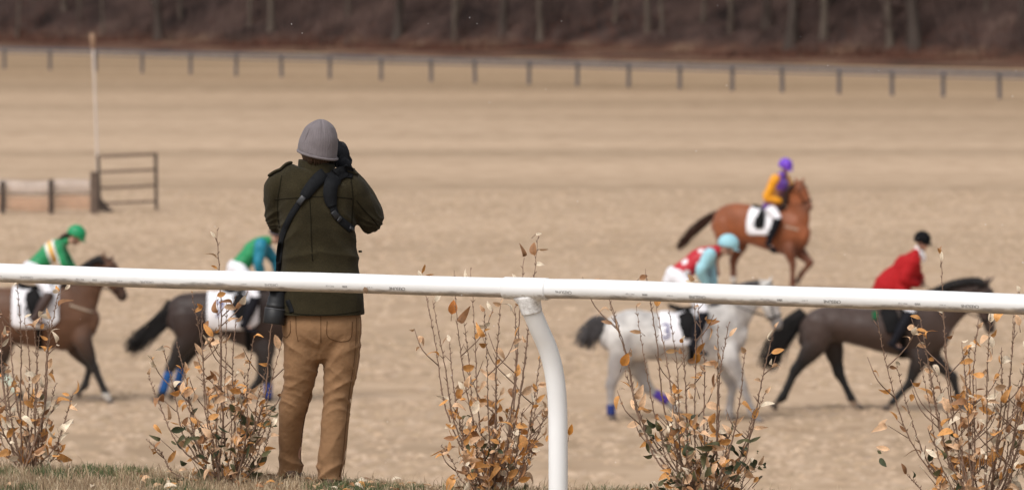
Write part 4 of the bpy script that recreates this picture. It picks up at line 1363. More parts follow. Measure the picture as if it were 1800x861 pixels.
rider(dict(map=MA, label='jockey in green silks with white and yellow chest bands, green cap and dark ponytail', head=(134, 416), neck=(119, 424), shoulder=(105, 432), hip=(62, 470),
    elbow=[(116, 464), (120, 462)], hand=[(130, 484), (134, 482)], knee=(92, 514), ankle=(66, 556), toe=(84, 564), face=(0, -32), jersey=jerA, capmat=M_capg, extra=hairA, bootmat=M_brleather, hr=.13))

# --- B dark horse
MB_ = Map(390, 706, 0)
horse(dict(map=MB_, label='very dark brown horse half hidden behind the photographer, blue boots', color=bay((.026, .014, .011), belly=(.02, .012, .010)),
    torso=[(304, 545, 585, .12), (318, 520, 598, .23), (350, 513, 596, .27), (390, 515, 592, .27), (425, 514, 606, .28), (455, 505, 622, .26), (482, 514, 624, .21), (497, 545, 608, .15)],
    neck=[(470, 550, 48, .16), (500, 522, 37, .115), (525, 500, 27, .085), (545, 484, 21, .075)],
    head=[(553, 478, 13, .085), (563, 492, 17, .095), (573, 512, 12.5, .07), (580, 526, 9.5, .058), (583, 533, 8.8, .06)],
    ears=[(553, 472, 555, 458), (562, 474, 570, 463)],
    front=[((466, 622), (472, 662), (472, 700), (478, 713), -.15), ((468, 618), (456, 668), (432, 696), (418, 706), .15)],
    hind=[((330, 594), (301, 645), (286, 690), (273, 704), -.17), ((346, 594), (320, 643), (309, 684), (298, 699), .17)], hip=[(328, 550), (332, 550)],
    wraps=[(2, M_blue, .15, .97), (3, M_blue, .12, .8), (0, M_navy, .3, .95)],
    tail=[(303, 530, 6), (292, 556, 11), (266, 582, 13), (240, 604, 13), (222, 625, 9)], ntail=330, tailmat=M_tblack, mane=[(458, 505), (490, 482), (520, 464), (548, 466)],
    cloth=(366, 456, 577, 0), number=('7', 388, 544, .33, M_numb), girth=438, saddle=(420, 512), hands=(480, 492)))
def jerB(c, fr, M): return GR
M_teal = mat('teal_blue_sleeve_silk', (.012, .20, .30), .5, .1, 7, spec=.4)
M_capd = mat('dark_navy_cap', (.018, .018, .03), .6, .2, 8)
rider(dict(map=MB_, label='jockey in green top with teal sleeves crouching beyond the photographer', head=(489, 415), neck=(474, 424), shoulder=(460, 428), hip=(421, 468),
    elbow=[(456, 462), (484, 462)], hand=[(462, 492), (488, 490)], knee=(452, 520), ankle=(432, 568), toe=(450, 577), face=(0, -25), jersey=jerB, sleevemat=M_teal, capmat=M_capd))

# --- C grey horse
MC = Map(1200, 740, 0)
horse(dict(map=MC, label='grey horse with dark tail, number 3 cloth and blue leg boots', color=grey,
    torso=[(1068, 578, 618, .12), (1081, 556, 630, .23), (1112, 544, 634, .27), (1150, 549, 633, .28), (1195, 550, 636, .29), (1240, 536, 644, .26), (1272, 534, 644, .22), (1294, 562, 630, .15)],
    neck=[(1262, 580, 48, .16), (1288, 549, 37, .115), (1312, 526, 27, .085), (1332, 511, 21, .075)],
    head=[(1340, 504, 14, .085), (1350, 522, 17, .095), (1357, 547, 12.5, .07), (1363, 564, 9.5, .058), (1366, 572, 8.8, .06)],
    ears=[(1338, 498, 1333, 486), (1350, 499, 1357, 486)],
    front=[((1284, 635), (1304, 676), (1322, 724), (1338, 744), -.15), ((1270, 632), (1288, 685), (1282, 726), (1290, 740), .15)],
    hind=[((1092, 622), (1073, 676), (1074, 722), (1078, 738), -.17), ((1112, 630), (1140, 684), (1178, 710), (1197, 732), .17)], hip=[(1092, 582), (1096, 585)],
    wraps=[(2, M_navy, .72, 1.12), (3, M_purple, .3, .9)],
    tail=[(1068, 568, 6), (1050, 572, 13), (1034, 592, 16), (1024, 618, 11)], ntail=330, tailmat=M_tgrey, mane=[(1250, 532), (1278, 514), (1305, 499), (1333, 494)], manelen=.09,
    cloth=(1158, 1242, 606, 0), number=('3', 1170, 581, .30, M_numb), girth=1215, saddle=(1205, 540), hands=(1248, 508)))
def jerC(c, fr, M):
    return (.44, .012, .025)
def spots(n, l, tc, out):
    v = n.new('ShaderNodeTexVoronoi'); v.inputs['Scale'].default_value = 5.6; v.inputs['Randomness'].default_value = .35
    l.new(tc.outputs['Object'], v.inputs['Vector'])
    mr = n.new('ShaderNodeMapRange'); mr.inputs['From Min'].default_value = .32; mr.inputs['From Max'].default_value = .27; l.new(v.outputs['Distance'], mr.inputs['Value'])
    return mix(n, l, mr.outputs[0], out, (.75, .72, .74))
M_spot = mat('red_silk_with_white_spots', attr=True, rough=.5, var=.08, scale=7, spec=.4, extra=spots)
M_aqua = mat('pale_aqua_silk', (.30, .56, .64), .5, .08, 7, spec=.4)
rider(dict(map=MC, label='jockey in red silks with white spots, pale blue sleeves and pale blue cap', head=(1279, 434), neck=(1262, 440), shoulder=(1246, 445), hip=(1192, 482),
    elbow=[(1230, 474), (1250, 474)], hand=[(1244, 508), (1256, 506)], knee=(1236, 546), ankle=(1216, 604), toe=(1236, 614), face=(0, -18), jersey=jerC, jerseymat=M_spot, sleevemat=M_aqua, capmat=M_aqua, hr=.137))

# --- D hunter with the rider in red
MD = Map(1540, 722, 0)
horse(dict(map=MD, label='large dark brown horse with black legs and tail walking at the right', color=bay((.050, .031, .025), black=(.007, .006, .006), sock={0: .10, 2: .13, 3: .13}, sockc=(.24, .17, .12)),
    torso=[(1416, 582, 612, .12), (1430, 550, 607, .24), (1462, 536, 600, .28), (1502, 540, 606, .29), (1550, 541, 619, .30), (1600, 528, 632, .27), (1630, 528, 636, .22), (1652, 560, 618, .15)],
    neck=[(1622, 580, 48, .16), (1652, 550, 38, .12), (1684, 527, 29, .09), (1708, 512, 22, .08)],
    head=[(1719, 505, 15, .085), (1728, 524, 18, .098), (1733, 550, 13, .072), (1738, 570, 10, .06), (1740, 579, 9.2, .062)],
    ears=[(1730, 498, 1737, 485), (1735, 500, 1749, 485)],
    front=[((1614, 630), (1598, 672), (1570, 702), (1556, 718), -.15), ((1640, 630), (1676, 664), (1687, 706), (1697, 722), .15)],
    hind=[((1432, 604), (1396, 652), (1375, 696), (1358, 714), -.17), ((1462, 600), (1476, 656), (1497, 700), (1512, 720), .17)], hip=[(1442, 565), (1446, 568)],
    tail=[(1413, 548, 7), (1393, 570, 13), (1372, 596, 15), (1355, 628, 16), (1344, 655, 9)], ntail=420, tailmat=M_tblack, mane=[(1605, 526), (1640, 509), (1675, 494), (1715, 489), (1730, 494)],
    girth=1585, saddle=(1560, 533), hands=(1616, 496)))
M_redcoat = mat('scarlet_wool_coat', (.36, .007, .010), .85, .12, 10)
M_velvet = mat('black_velvet_cap', (.008, .008, .009), .9, .2, 12, spec=.1)
def stock(root, L, M, J, fr):
    bm = bmesh.new(); c = L(.02, 0, -.125)
    tube(bm, [(*(c + Vector((-.05, 0, .02))), .058), (*(c + Vector((-.03, 0, -.02))), .062), (*(c + Vector((.02, -.01, -.075))), .035), (*(c + Vector((.03, -.01, -.13))), .02)], n=12, k=3)
    link('stock_tie', to_me(bm), M_white, root)
    bm = bmesh.new(); box(bm, M.p(1535, 552, -.30), (.06, .012, .11), bev=.004); link('green_pad', to_me(bm), mat('green_felt', (.01, .13, .05), .9, .1, 8), root)
rider(dict(map=MD, label='rider in a scarlet coat and black velvet cap on the large dark horse', head=(1620, 426), neck=(1611, 443), shoulder=(1603, 455), hip=(1576, 505), skirt=True, topname='coat',
    elbow=[(1588, 490), (1612, 484)], hand=[(1612, 500), (1620, 494)], knee=(1598, 546), ankle=(1566, 600), toe=(1586, 609), face=(-42, -12), jersey=lambda c, f, M: (.36, .01, .014), jerseymat=M_redcoat, capmat=M_velvet, extra=stock, hr=.122, fat=1.34))

# --- E chestnut, turned towards the camera
ME = Map(1340, 512, 30)
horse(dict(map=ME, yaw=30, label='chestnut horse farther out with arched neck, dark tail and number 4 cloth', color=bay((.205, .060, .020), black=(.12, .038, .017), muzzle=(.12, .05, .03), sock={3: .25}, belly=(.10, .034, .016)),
    torso=[(1262, 386, 416, .12), (1272, 368, 426, .23), (1296, 358, 428, .27), (1325, 364, 431, .28), (1352, 371, 440, .29), (1378, 368, 447, .26), (1396, 372, 449, .22), (1408, 390, 438, .16)],
    neck=[(1390, 405, 31, .16), (1399, 380, 25, .12), (1401, 355, 20, .09), (1398, 336, 16, .08)],
    head=[(1399, 327, 11, .085), (1405, 336, 12.5, .098), (1412, 348, 9.5, .072), (1417, 358, 7.5, .06), (1419, 363, 6.8, .062)],
    ears=[(1400, 320, 1399, 311), (1404, 320, 1410, 312)],
    front=[((1392, 440), (1398, 462), (1397, 494), (1400, 508), -.15), ((1396, 440), (1416, 460), (1400, 482), (1394, 494), .15)],
    hind=[((1284, 426), (1264, 456), (1268, 482), (1262, 492), -.17), ((1294, 430), (1284, 462), (1284, 492), (1286, 505), .17)], hip=[(1278, 392), (1284, 394)],
    tail=[(1263, 376, 4), (1244, 390, 7), (1221, 411, 8), (1204, 430, 6), (1190, 446, 3)], ntail=240, tailmat=M_tbrown, mane=[(1372, 368), (1384, 348), (1388, 330), (1398, 320)], manelen=.11,
    cloth=(1325, 1368, 412, 0), number=('4', 1339, 394, .20, M_num), girth=1362, saddle=(1345, 368), hands=(1384, 352), breast=((1388, 396), (1408, 402), M_tan)))
M_purp = mat('purple_cap_silk', (.15, .045, .50), .5, .1, 8, spec=.4)
M_yel = mat('golden_yellow_silk', (.78, .33, .015), .5, .1, 8, spec=.4)
def jerE(c, fr, M):
    hp, sh, up, f = fr
    v_ = (c - hp).dot(f)
    t = (c - hp).dot(up) / (sh - hp).length
    if t > .86 or v_ > .08 and t > .7: return (.15, .055, .36)
    if t < .12: return (.12, .04, .25)
    return (.22, .10, .13) if math.sin(c.x * 30) > 0 else (.42, .20, .06)
rider(dict(map=ME, yaw=30, label='jockey in purple cap and yellow sleeved silks sitting upright on the chestnut horse', head=(1379, 294), neck=(1375, 306), shoulder=(1370, 313), hip=(1356, 364), fat=1.32, sw=.205, collar=1.25,
    elbow=[(1357, 346), (1384, 342)], hand=[(1376, 353), (1382, 350)], knee=(1382, 382), ankle=(1366, 426), toe=(1378, 434), face=(-12, -18), jersey=jerE, sleevemat=M_yel, capmat=M_purp, bare=False, hr=.137))
print('horses ok')
# ------------------------------------------------------------------ the photographer
MS = 357.0
def coat_extra(n, l, tc, out):
    nz = n.new('ShaderNodeTexNoise'); nz.inputs['Scale'].default_value = 420; nz.inputs['Detail'].default_value = 3
    l.new(tc.outputs['Object'], nz.inputs['Vector'])
    mr = n.new('ShaderNodeMapRange'); mr.inputs['From Min'].default_value = .3; mr.inputs['From Max'].default_value = .7; mr.inputs['To Min'].default_value = .55; mr.inputs['To Max'].default_value = 1.5; l.new(nz.outputs['Fac'], mr.inputs['Value'])
    vm = n.new('ShaderNodeVectorMath'); vm.operation = 'SCALE'; l.new(out, vm.inputs[0]); l.new(mr.outputs[0], vm.inputs['Scale'])
    return vm.outputs[0]
M_wool = mat('olive_wool', (.030, .0240, .0122), .95, .25, 9, bump=.5, bscale=260, sheen=.05, spec=.1, extra=coat_extra)
M_wool2 = mat('olive_wool_seam', (.013, .011, .006), .95, .2, 9, spec=.1)
M_chino = mat('tan_cotton_twill', (.265, .150, .077), .85, .14, 11, bump=.5, bscale=34, sheen=.03, spec=.15)
M_chino2 = mat('tan_cotton_seam', (.13, .068, .033), .85, .12, 14, spec=.1)
M_stitch = mat('pale_tan_stitching', (.34, .21, .11), .8, .4, 200, spec=.1)
M_knit = mat('grey_knit_wool', (.175, .152, .158), .95, .14, 20, bump=.4, bscale=240, sheen=.1, spec=.1)
M_nylon = mat('black_nylon_webbing', (.008, .0085, .010), .75, .3, 60, bump=.3, bscale=300, spec=.15)
M_plastic = mat('black_buckle_plastic', (.012, .012, .014), .35, .1, 10, spec=.5)
M_cam = mat('black_camera_body', (.012, .012, .013), .5, .2, 60, bump=.1, bscale=300, spec=.4)
M_glove = mat('black_fleece_glove', (.009, .0095, .012), .85, .3, 60, bump=.3, bscale=200, spec=.15)
M_hair = mat('brown_hair', (.07, .04, .025), .6, .3, 60)
M_bootm = mat('brown_boot_leather', (.09, .05, .03), .6, .3, 20)

gfoot = at(562, 848, 28.08)
uvm = Vector((gfoot.x - RAILC.x, gfoot.y - RAILC.y, 0))
MANO = Vector((gfoot.x, gfoot.y, BANK - .01))
PY0 = 848 - (MANO.z - gfoot.z) * MS
man = empty('person', MANO, 0, 'photographer seen from behind in olive wool coat, grey beanie and tan trousers', 'person')
def Q(px, py, y=0.0): return Vector(((px - 562) / MS, y, (PY0 - py) / MS))

# body under the clothes: one surface
bm = bmesh.new()
HC = Q(559, 264, .0)
hfwd = Vector((.10, 1, -.04)); 
Lh, qh = head_geo(bm, HC, hfwd, (.06, 0, 1), .93)
tube(bm, [(*Q(558, 318, -.01), .07), (*Q(558, 295, 0), .06), (*(HC + Vector((-.002, -.015, -.06))), .058)], n=16, k=3)
tube(bm, [(*Q(562, 575), .15, .11), (*Q(562, 500), .14, .11), (*Q(560, 400), .15, .11), (*Q(557, 330), .16, .10), (*Q(557, 308), .08, .07)], n=20, side=(1, 0, 0), k=3)
LS, LE, LW = Q(492, 328, .0), Q(486, 386, .07), Q(572, 288, .27)
RS, RE, RW = Q(618, 330, .0), Q(648, 384, .07), Q(610, 306, .20)
LS2 = LS
for S_, E_, W_ in ((LS, LE, LW), (RS, RE, RW)):
    tube(bm, [(*(S_ * .7 + Q(557, 330) * .3), .05), (*S_, .05), (*S_.lerp(E_, .5), .045), (*E_, .04), (*E_.lerp(W_, .5), .035), (*W_, .027)], n=12, k=2)
for a, b, c, y1 in (((528, 600), (519, 720), (511, 838), .20), ((600, 600), (592, 720), (581, 848), .0)):
    tube(bm, [(*Q(*a), .075), (*Q(*b, y1 * .45), .05), (*Q(*c, y1), .035)], n=12, side=(1, 0, 0), k=3)
link('body', fuse(bm, .009, 2), M_skin, man)
for sd in (-1, 1):
    bm = bmesh.new(); ball(bm, Lh(.080, sd * .031, .0), .0125); link('eye', to_me(bm), M_eye, man)
# hair under the hat
bm = bmesh.new(); rgh = random.Random(8)
for i in range(150):
    a = rgh.uniform(math.pi * .60, math.pi * 1.40); p = Lh(math.cos(a) * .108, math.sin(a) * .084, rgh.uniform(-.005, .01)); e = Lh(math.cos(a) * .090, math.sin(a) * .070, -.055 - rgh.uniform(0, .022))
    tube(bm, [(*p, .0035), (*p.lerp(e, .5), .0035), (*e, .001)], n=4, k=1, cap=False)
link('hair', to_me(bm), M_hair, man)

# coat --------------------------------------------------
bm = bmesh.new()
def sec(py, l, r, dep, y=0.0): 
    c = Q((l + r) / 2, py, y); return (c.x, c.y, c.z, (r - l) / 2 / MS, dep)
tube(bm, [sec(293, 532, 590, .075), sec(302, 520, 598, .085), sec(309, 496, 617, .10), sec(320, 481, 629, .118), sec(345, 483, 627, .135), sec(380, 487, 626, .142), sec(420, 491, 627, .136), sec(455, 494, 632, .140), sec(500, 491, 637, .150), sec(535, 488, 640, .158), sec(560, 487, 641, .160)], n=40, side=(1, 0, 0), k=4, cap=False, expo=2.25)
tube(bm, [(*(LS + Vector((.05, 0, .01))), .075), (*Q(491, 326, .0), .074, .080), (*Q(487, 348, .015), .062, .082), (*Q(487, 372, .04), .062, .082), (*Q(491, 386, .08), .062, .074), (*Q(510, 372, .17), .064), (*Q(545, 318, .26), .054), (*LW, .044)], n=24, side=(1, 0, 0), k=4)
tube(bm, [(*(RS + Vector((-.06, 0, .015))), .075), (*Q(616, 330, .0), .075, .080), (*Q(628, 348, .015), .074, .080), (*Q(640, 366, .04), .074, .080), (*Q(651, 386, .07), .066, .076), (*Q(650, 372, .14), .062), (*Q(632, 335, .19), .054), (*RW, .045)], n=24, side=(1, 0, 0), k=4)
coat = fuse(bm, .0065, 7)
cut(coat, [(Q(562, 551, -.15), Vector((0, .04, -1)))])
def fold(c, d, f, wv, ph=0):
    """sharp cloth ridge running across direction d"""
    w_ = Vector((noise.noise(c * wv + Vector((ph, 0, 0))), noise.noise(c * wv + Vector((0, ph, 5))), noise.noise(c * wv + Vector((9, 0, ph))))) * .06
    t = (c + w_).dot(d) * f + ph
    s = abs((t % 1.0) * 2 - 1)
    return (s ** 2.2)
def coat_d(c, n_):
    py = PY0 - c.z * MS
    a = .010 * noise.noise(c * 5) + .004 * noise.noise(c * 16 + Vector((4, 0, 0)))
    # waist drag folds
    m = math.exp(-((py - 455) / 45) ** 2)
    a += .010 * m * (fold(c, Vector((.25 if c.x > 0 else -.25, 0, 1)), 9, 3.0, .3) - .5)
    m2 = math.exp(-((py - 520) / 26) ** 2)
    a += .006 * m2 * (fold(c, Vector((1, .2, .15)), 5, 3.0, 2.3) - .5)
    # elbow creases
    for E_ in (Q(655, 388, .05), Q(483, 392, .06)):
        d = (c - E_).length
        m3 = math.exp(-((d - .07) / .07) ** 2)
        a += .006 * m3 * (fold(c, (c - E_).normalized() * .2 + Vector((.7, 0, -.7)) * (1 if E_.x > 0 else -1), 10, 4, 1.7) - .5)
    # armpit drag
    for A_, dd in ((Q(618, 400, -.08), Vector((.8, 0, .9))), (Q(495, 400, -.08), Vector((-.8, 0, .9)))):
        m4 = math.exp(-((c - A_).length / .11) ** 2)
        a += .009 * m4 * (fold(c, dd.normalized(), 14, 3, .6) - .5)
    return a
displace(coat, coat_d)
coat_o = link('coat', coat, M_wool, man)
cbv = bvh_of(coat)
bm = bmesh.new()
def pl(*pp): return [((a - 562) / MS, (PY0 - b) / MS) for a, b in pp]
seam_specs = [[(484, 349), (510, 346), (548, 343), (590, 343), (622, 347)], [(547, 344), (549, 380), (550, 420), (552, 455)],
              [(497, 306), (494, 325), (490, 350), (490, 380), (493, 398)], [(618, 310), (621, 330), (622, 350), (620, 378), (620, 398)],
              [(628, 350), (640, 366), (655, 382), (665, 396)], [(489, 543), (520, 547), (562, 549), (605, 547), (640, 543)]]
for s_ in seam_specs:
    bm = bmesh.new(); ribbon_on(bm, cbv, pl(*s_), .0055, .0022, lift=-.0010); link('seam', to_me(bm), M_wool2, coat_o)
# collar: a standing band
def band_ring(bm, rings, n=48, thick=.006):
    prev = None; R0 = []
    for (c, ra, rb, tilt) in rings:
        ring = []
        for j in range(n):
            t = 2 * math.pi * j / n; x = ra * math.cos(t); y = rb * math.sin(t)
            ring.append(bm.verts.new((c.x + x, c.y + y, c.z + tilt * x)))
        if prev:
            for j in range(n): bm.faces.new((prev[j], prev[(j + 1) % n], ring[(j + 1) % n], ring[j]))
        prev = ring
bm = bmesh.new()
band_ring(bm, [(Q(560, 309), .108, .098, -.05), (Q(558, 302), .096, .088, -.10), (Q(557, 296), .093, .084, -.13), (Q(557, 285), .091, .082, -.14), (Q(557, 282.5), .087, .079, -.14), (Q(557, 286), .082, .074, -.14), (Q(558, 305), .078, .070, -.1)])
cm_ = to_me(bm); displace(cm_, lambda c, n_: .004 * noise.noise(c * 14)); link('collar', cm_, M_wool, coat_o)
bm = bmesh.new()
# shoulder straps with a thick rolled edge
for a, b in (((474, 309), (513, 298)), ((592, 300), (629, 315))):
    A, B = Q(*a), Q(*b); bm = bmesh.new(); n = 8; rows = []
    for i in range(n + 1):
        t = i / n; p = A.lerp(B, t); h, nn, _, _ = cbv.ray_cast(Vector((p.x, -.0, 3)), Vector((0, 0, -1)))
        z = h.z if h else p.z
        rows.append((p.x, 0, z + .006))
    tube(bm, [(x, y - .012, z, .028 if 0 < i < n else .018, .0075) for i, (x, y, z) in enumerate(rows)], n=14, side=(0, 1, 0), k=2, expo=2.6)
    link('shoulder_strap', to_me(bm), M_wool, coat_o)
bm = bmesh.new(); ball(bm, Q(641, 335, -.01) + Vector((0, 0, .01)), (.013, .02, .022)); box(bm, Q(640, 332, -.02), (.022, .035, .02), rot=Matrix.Rotation(.6, 3, 'Y').to_quaternion(), bev=.004); link('sleeve_tab', fuse(bm, .003, 2), M_nylon, coat_o)
bm = bmesh.new(); box(bm, Q(634, 440, -.02), (.018, .03, .010), bev=.003); link('pocket_flap', to_me(bm), M_wool, coat_o)

# hat ---------------------------------------------------
bm = bmesh.new()
HB, HT = Q(559, 269.5, .0), Q(565, 207.5, .0)
prof = [(0.00, .0965, .110), (.07, .0980, .1115), (.2, .0978, .1115), (.35, .0965, .1105), (.5, .0915, .106), (.65, .0820, .096), (.78, .0690, .081), (.88, .0500, .060), (.95, .0300, .038), (.99, .012, .016)]
n = 176; prev = None
ax = (HT - HB)
for k_, (t, ra, rb) in enumerate([(p[0], p[1], p[2]) for p in cr(prof, 4)]):
    c = HB + ax * t; ring = []
    for j in range(n):
        th = 2 * math.pi * j / n
        rib = (.0005 if (j // 2) % 2 else -.0005) * (1 if t > .04 else 0) * min(1, (1 - t) * 4)
        g = -.0045 * max(0, (t - .5) / .5) * (abs(math.cos(th * 3 + .9)) ** 12) * 2.2
        g += .0035 * noise.noise(Vector((math.cos(th) * 1.5, math.sin(th) * 1.5, t * 3)))
        x, y = (ra * .99 + rib + g) * math.cos(th), (rb * .97 + rib + g) * math.sin(th)
        tilt = -.22 * (1 - t) ** 2
        ring.append(bm.verts.new((c.x + x, c.y + y, c.z + tilt * x + .10 * y * (1 - t) ** 2)))
    if prev:
        for j in range(n): bm.faces.new((prev[j], prev[(j + 1) % n], ring[(j + 1) % n], ring[j]))
    prev = ring
bm.faces.new(prev)
hat = link('beanie', to_me(bm), M_knit, man)
bm = bmesh.new(); pts = []
for j in range(49):
    th = 2 * math.pi * j / 48; x, y = .0965 * math.cos(th), .1085 * math.sin(th); pts.append((HB.x + x, HB.y + y, HB.z - .22 * x + .10 * y - .002, .0068))
tube(bm, pts, n=10, k=1, cap=False); link('rolled_hem', to_me(bm), M_knit, hat)
for th0 in (3.75, 5.15):
    bm = bmesh.new(); pts = []
    for i in range(13):
        t = .25 + .72 * i / 12; q_ = np.interp(t, [p[0] for p in prof], [p[1] for p in prof]), np.interp(t, [p[0] for p in prof], [p[2] for p in prof])
        c = HB + ax * t; th = th0 + .25 * math.sin(t * 2); x, y = q_[0] * .985 * math.cos(th), q_[1] * .965 * math.sin(th); pts.append((c.x + x, c.y + y, c.z - .22 * (1 - t) ** 2 * x + .10 * y * (1 - t) ** 2, .0022))
    tube(bm, pts, n=6, k=1); link('seam', to_me(bm), M_knit, hat)

# trousers ----------------------------------------------
bm = bmesh.new()
def lsec(py, l, r, y, dep=None): 
    c = Q((l + r) / 2, py, y); a = (r - l) / 2 / MS; return (c.x, c.y, c.z, a, dep or a * 1.12)
tube(bm, [sec(530, 500, 632, .125), sec(555, 495, 637, .132), sec(575, 495, 638, .138, -.005), sec(595, 497, 637, .125)], n=32, side=(1, 0, 0), k=3, expo=2.3)
tube(bm, [lsec(570, 497, 564, 0, .118), lsec(600, 496, 565, -.002, .118), lsec(640, 497, 562, .01), lsec(680, 496, 552, .035), lsec(705, 490, 546, .06), lsec(735, 487, 536, .09), lsec(770, 487, 531, .13), lsec(800, 487, 527, .165), lsec(822, 484, 530, .19), lsec(838, 485, 532, .20)], n=28, side=(1, 0, 0), k=4, cap=False)
tube(bm, [lsec(570, 564, 637, 0, .118), lsec(600, 564, 636, -.002, .118), lsec(640, 567, 632, .0), lsec(680, 567, 623, .0), lsec(705, 567, 618, .0), lsec(735, 564, 616, .0), lsec(776, 561, 611, .0), lsec(806, 557, 607, .0), lsec(828, 555, 605, .0), lsec(845, 555, 603, -.005)], n=28, side=(1, 0, 0), k=4, cap=False)
tro = fuse(bm, .0062, 5)
def tro_d(c, n_):
    py = PY0 - c.z * MS; left = c.x < 0.0
    x0 = (562 + c.x * MS)
    a = .004 * noise.noise(c * 7)
    sgn = 1 if left else -1
    m = math.exp(-((py - 655) / 55) ** 2)
    a += .009 * m * (fold(c, Vector((.55 * sgn, .3, 1)).normalized(), 19, 3.5, .2 if left else 1.9) - .4) * (.6 + 1.1 * noise.noise(c * 9 + Vector((2, 1, 0))))
    a += .007 * m * (fold(c, Vector((-.8 * sgn, .3, 1)).normalized(), 17, 4.0, 4.2 if left else 2.9) - .4) * (.6 + noise.noise(c * 8))
    m = math.exp(-((py - 705) / 22) ** 2)
    a += .008 * m * (fold(c, Vector((.2 * sgn, .5, 1)).normalized(), 24, 4.0, 1.2) - .4)
    m = math.exp(-((py - 604) / 14) ** 2)
    a += .012 * m * (fold(c, Vector((.5 * sgn, 0, 1)).normalized(), 11, 3.0, 5) - .55)
    m = math.exp(-((py - 832) / 24) ** 2)
    a += .019 * m * (fold(c, Vector((.45 * sgn, .3, 1)).normalized(), 13, 5.0, 3.1 if left else .4) - .45)
    m = math.exp(-((py - 765) / 50) ** 2)
    a += .006 * m * (fold(c, Vector((.9 * sgn, .3, .6)).normalized(), 12, 5.0, 3.3) - .4)
    return a
displace(tro, lambda c, n_: tro_d(c, n_) * .8 - .003)
tro_o = link('trousers', tro, M_chino, man); tbv = bvh_of(tro)
for s_ in ([(566, 552), (566, 575), (566, 598)], [(522, 552), (523, 580), (526, 596)]):
    bm = bmesh.new(); ribbon_on(bm, tbv, pl(*s_), .004, .002, lift=-.0012); link('seam', to_me(bm), M_chino2, tro_o)
# outside seams seen along each leg, with pale stitching
for s_, m_ in (([(633, 556), (630, 620), (621, 680), (613, 740), (608, 800), (602, 836)], M_stitch), ([(628, 556), (625, 620), (616, 680), (609, 740), (603, 800), (597, 836)], M_chino2),
               ([(546, 690), (534, 740), (527, 790), (528, 824)], M_chino2)):
    bm = bmesh.new(); ribbon_on(bm, tbv, pl(*s_), .0035, .0018, lift=-.0008); link('seam', to_me(bm), m_, tro_o)
bm = bmesh.new()
ribbon_on(bm, tbv, pl((577, 560), (577, 585), (590, 594), (606, 596), (618, 590), (621, 562)), .004, .002, lift=-.0005); link('back_pocket', to_me(bm), M_chino2, tro_o)
bm = bmesh.new()
ribbon_on(bm, tbv, pl((512, 560), (512, 580), (505, 590), (499, 588)), .004, .002, lift=-.0005); link('back_pocket', to_me(bm), M_chino2, tro_o)
# boots
for cx, cy, y in ((510, 838, .20), (580, 847, .0)):
    bm = bmesh.new(); c = Q(cx, cy, y)
    tube(bm, [(c.x, c.y - .035, c.z - .005, .044, .045), (c.x, c.y + .02, c.z - .002, .047, .050), (c.x, c.y + .12, c.z - .015, .050, .035), (c.x, c.y + .20, c.z - .022, .045, .026)], n=16, side=(1, 0, 0), k=3)
    tube(bm, [(c.x, c.y, c.z, .045), (c.x, c.y, c.z + .09, .047)], n=14, side=(1, 0, 0), k=2)
    box(bm, (c.x, c.y + .08, c.z - .045), (.095, .28, .03), bev=.01)
    link('boot', fuse(bm, .006, 2), M_bootm, man)
# gloved hands
bm = bmesh.new(); dR = Vector((-.25, .25, 1)).normalized()
tube(bm, [(*(RW - Vector((.0, 0, .02))), .040), (*Q(606, 300, .19), .039), (*Q(602, 290, .18), .038)], n=14, k=3)
hand_geo(bm, Q(602, 293, .175), Vector((-.10, .15, 1)), Vector((-.75, .75, -.1)), 1.12, .75, thumb_side=1, r=.0125)
link('glove', fuse(bm, .0035, 2), M_glove, man)
bm = bmesh.new()
tube(bm, [(*(LW - Vector((.02, .02, .02))), .038), (*LW, .035)], n=14, k=3)
hand_geo(bm, LW + Vector((.0, .01, .0)), Vector((.3, .5, .55)), Vector((.5, .2, .9)), 1.1, .9, thumb_side=-1, r=.0115)
link('glove', fuse(bm, .0045, 2), M_glove, man)

# camera held to the eye
ce = empty('camera', MANO + Q(580, 268, .225), 0, 'black camera raised to the eye of the photographer in the grey hat', 'camera')
bm = bmesh.new(); box(bm, (0, .0, 0), (.135, .055, .085), bev=.012); box(bm, (0, .005, .055), (.06, .06, .035), bev=.010); tube(bm, [(.055, -.005, -.035, .020, .028), (.055, -.005, .028, .018, .026)], n=12, k=2); link('camera_body', fuse(bm, .003, 1), M_cam, ce)
bm = bmesh.new(); tube(bm, [(0, .02, -.005, .036), (0, .06, -.005, .038), (0, .062, -.005, .042), (0, .13, -.005, .044), (0, .15, -.005, .048), (0, .20, -.005, .050)], n=28, side=(1, 0, 0), k=1, cap=False); link('lens', to_me(bm), M_cam, ce)
bm = bmesh.new(); tube(bm, [(-.0, -.03, .035, .016), (-.0, -.045, .035, .018)], n=14, k=1, side=(1, 0, 0)); link('eyecup', to_me(bm), M_cam, ce)

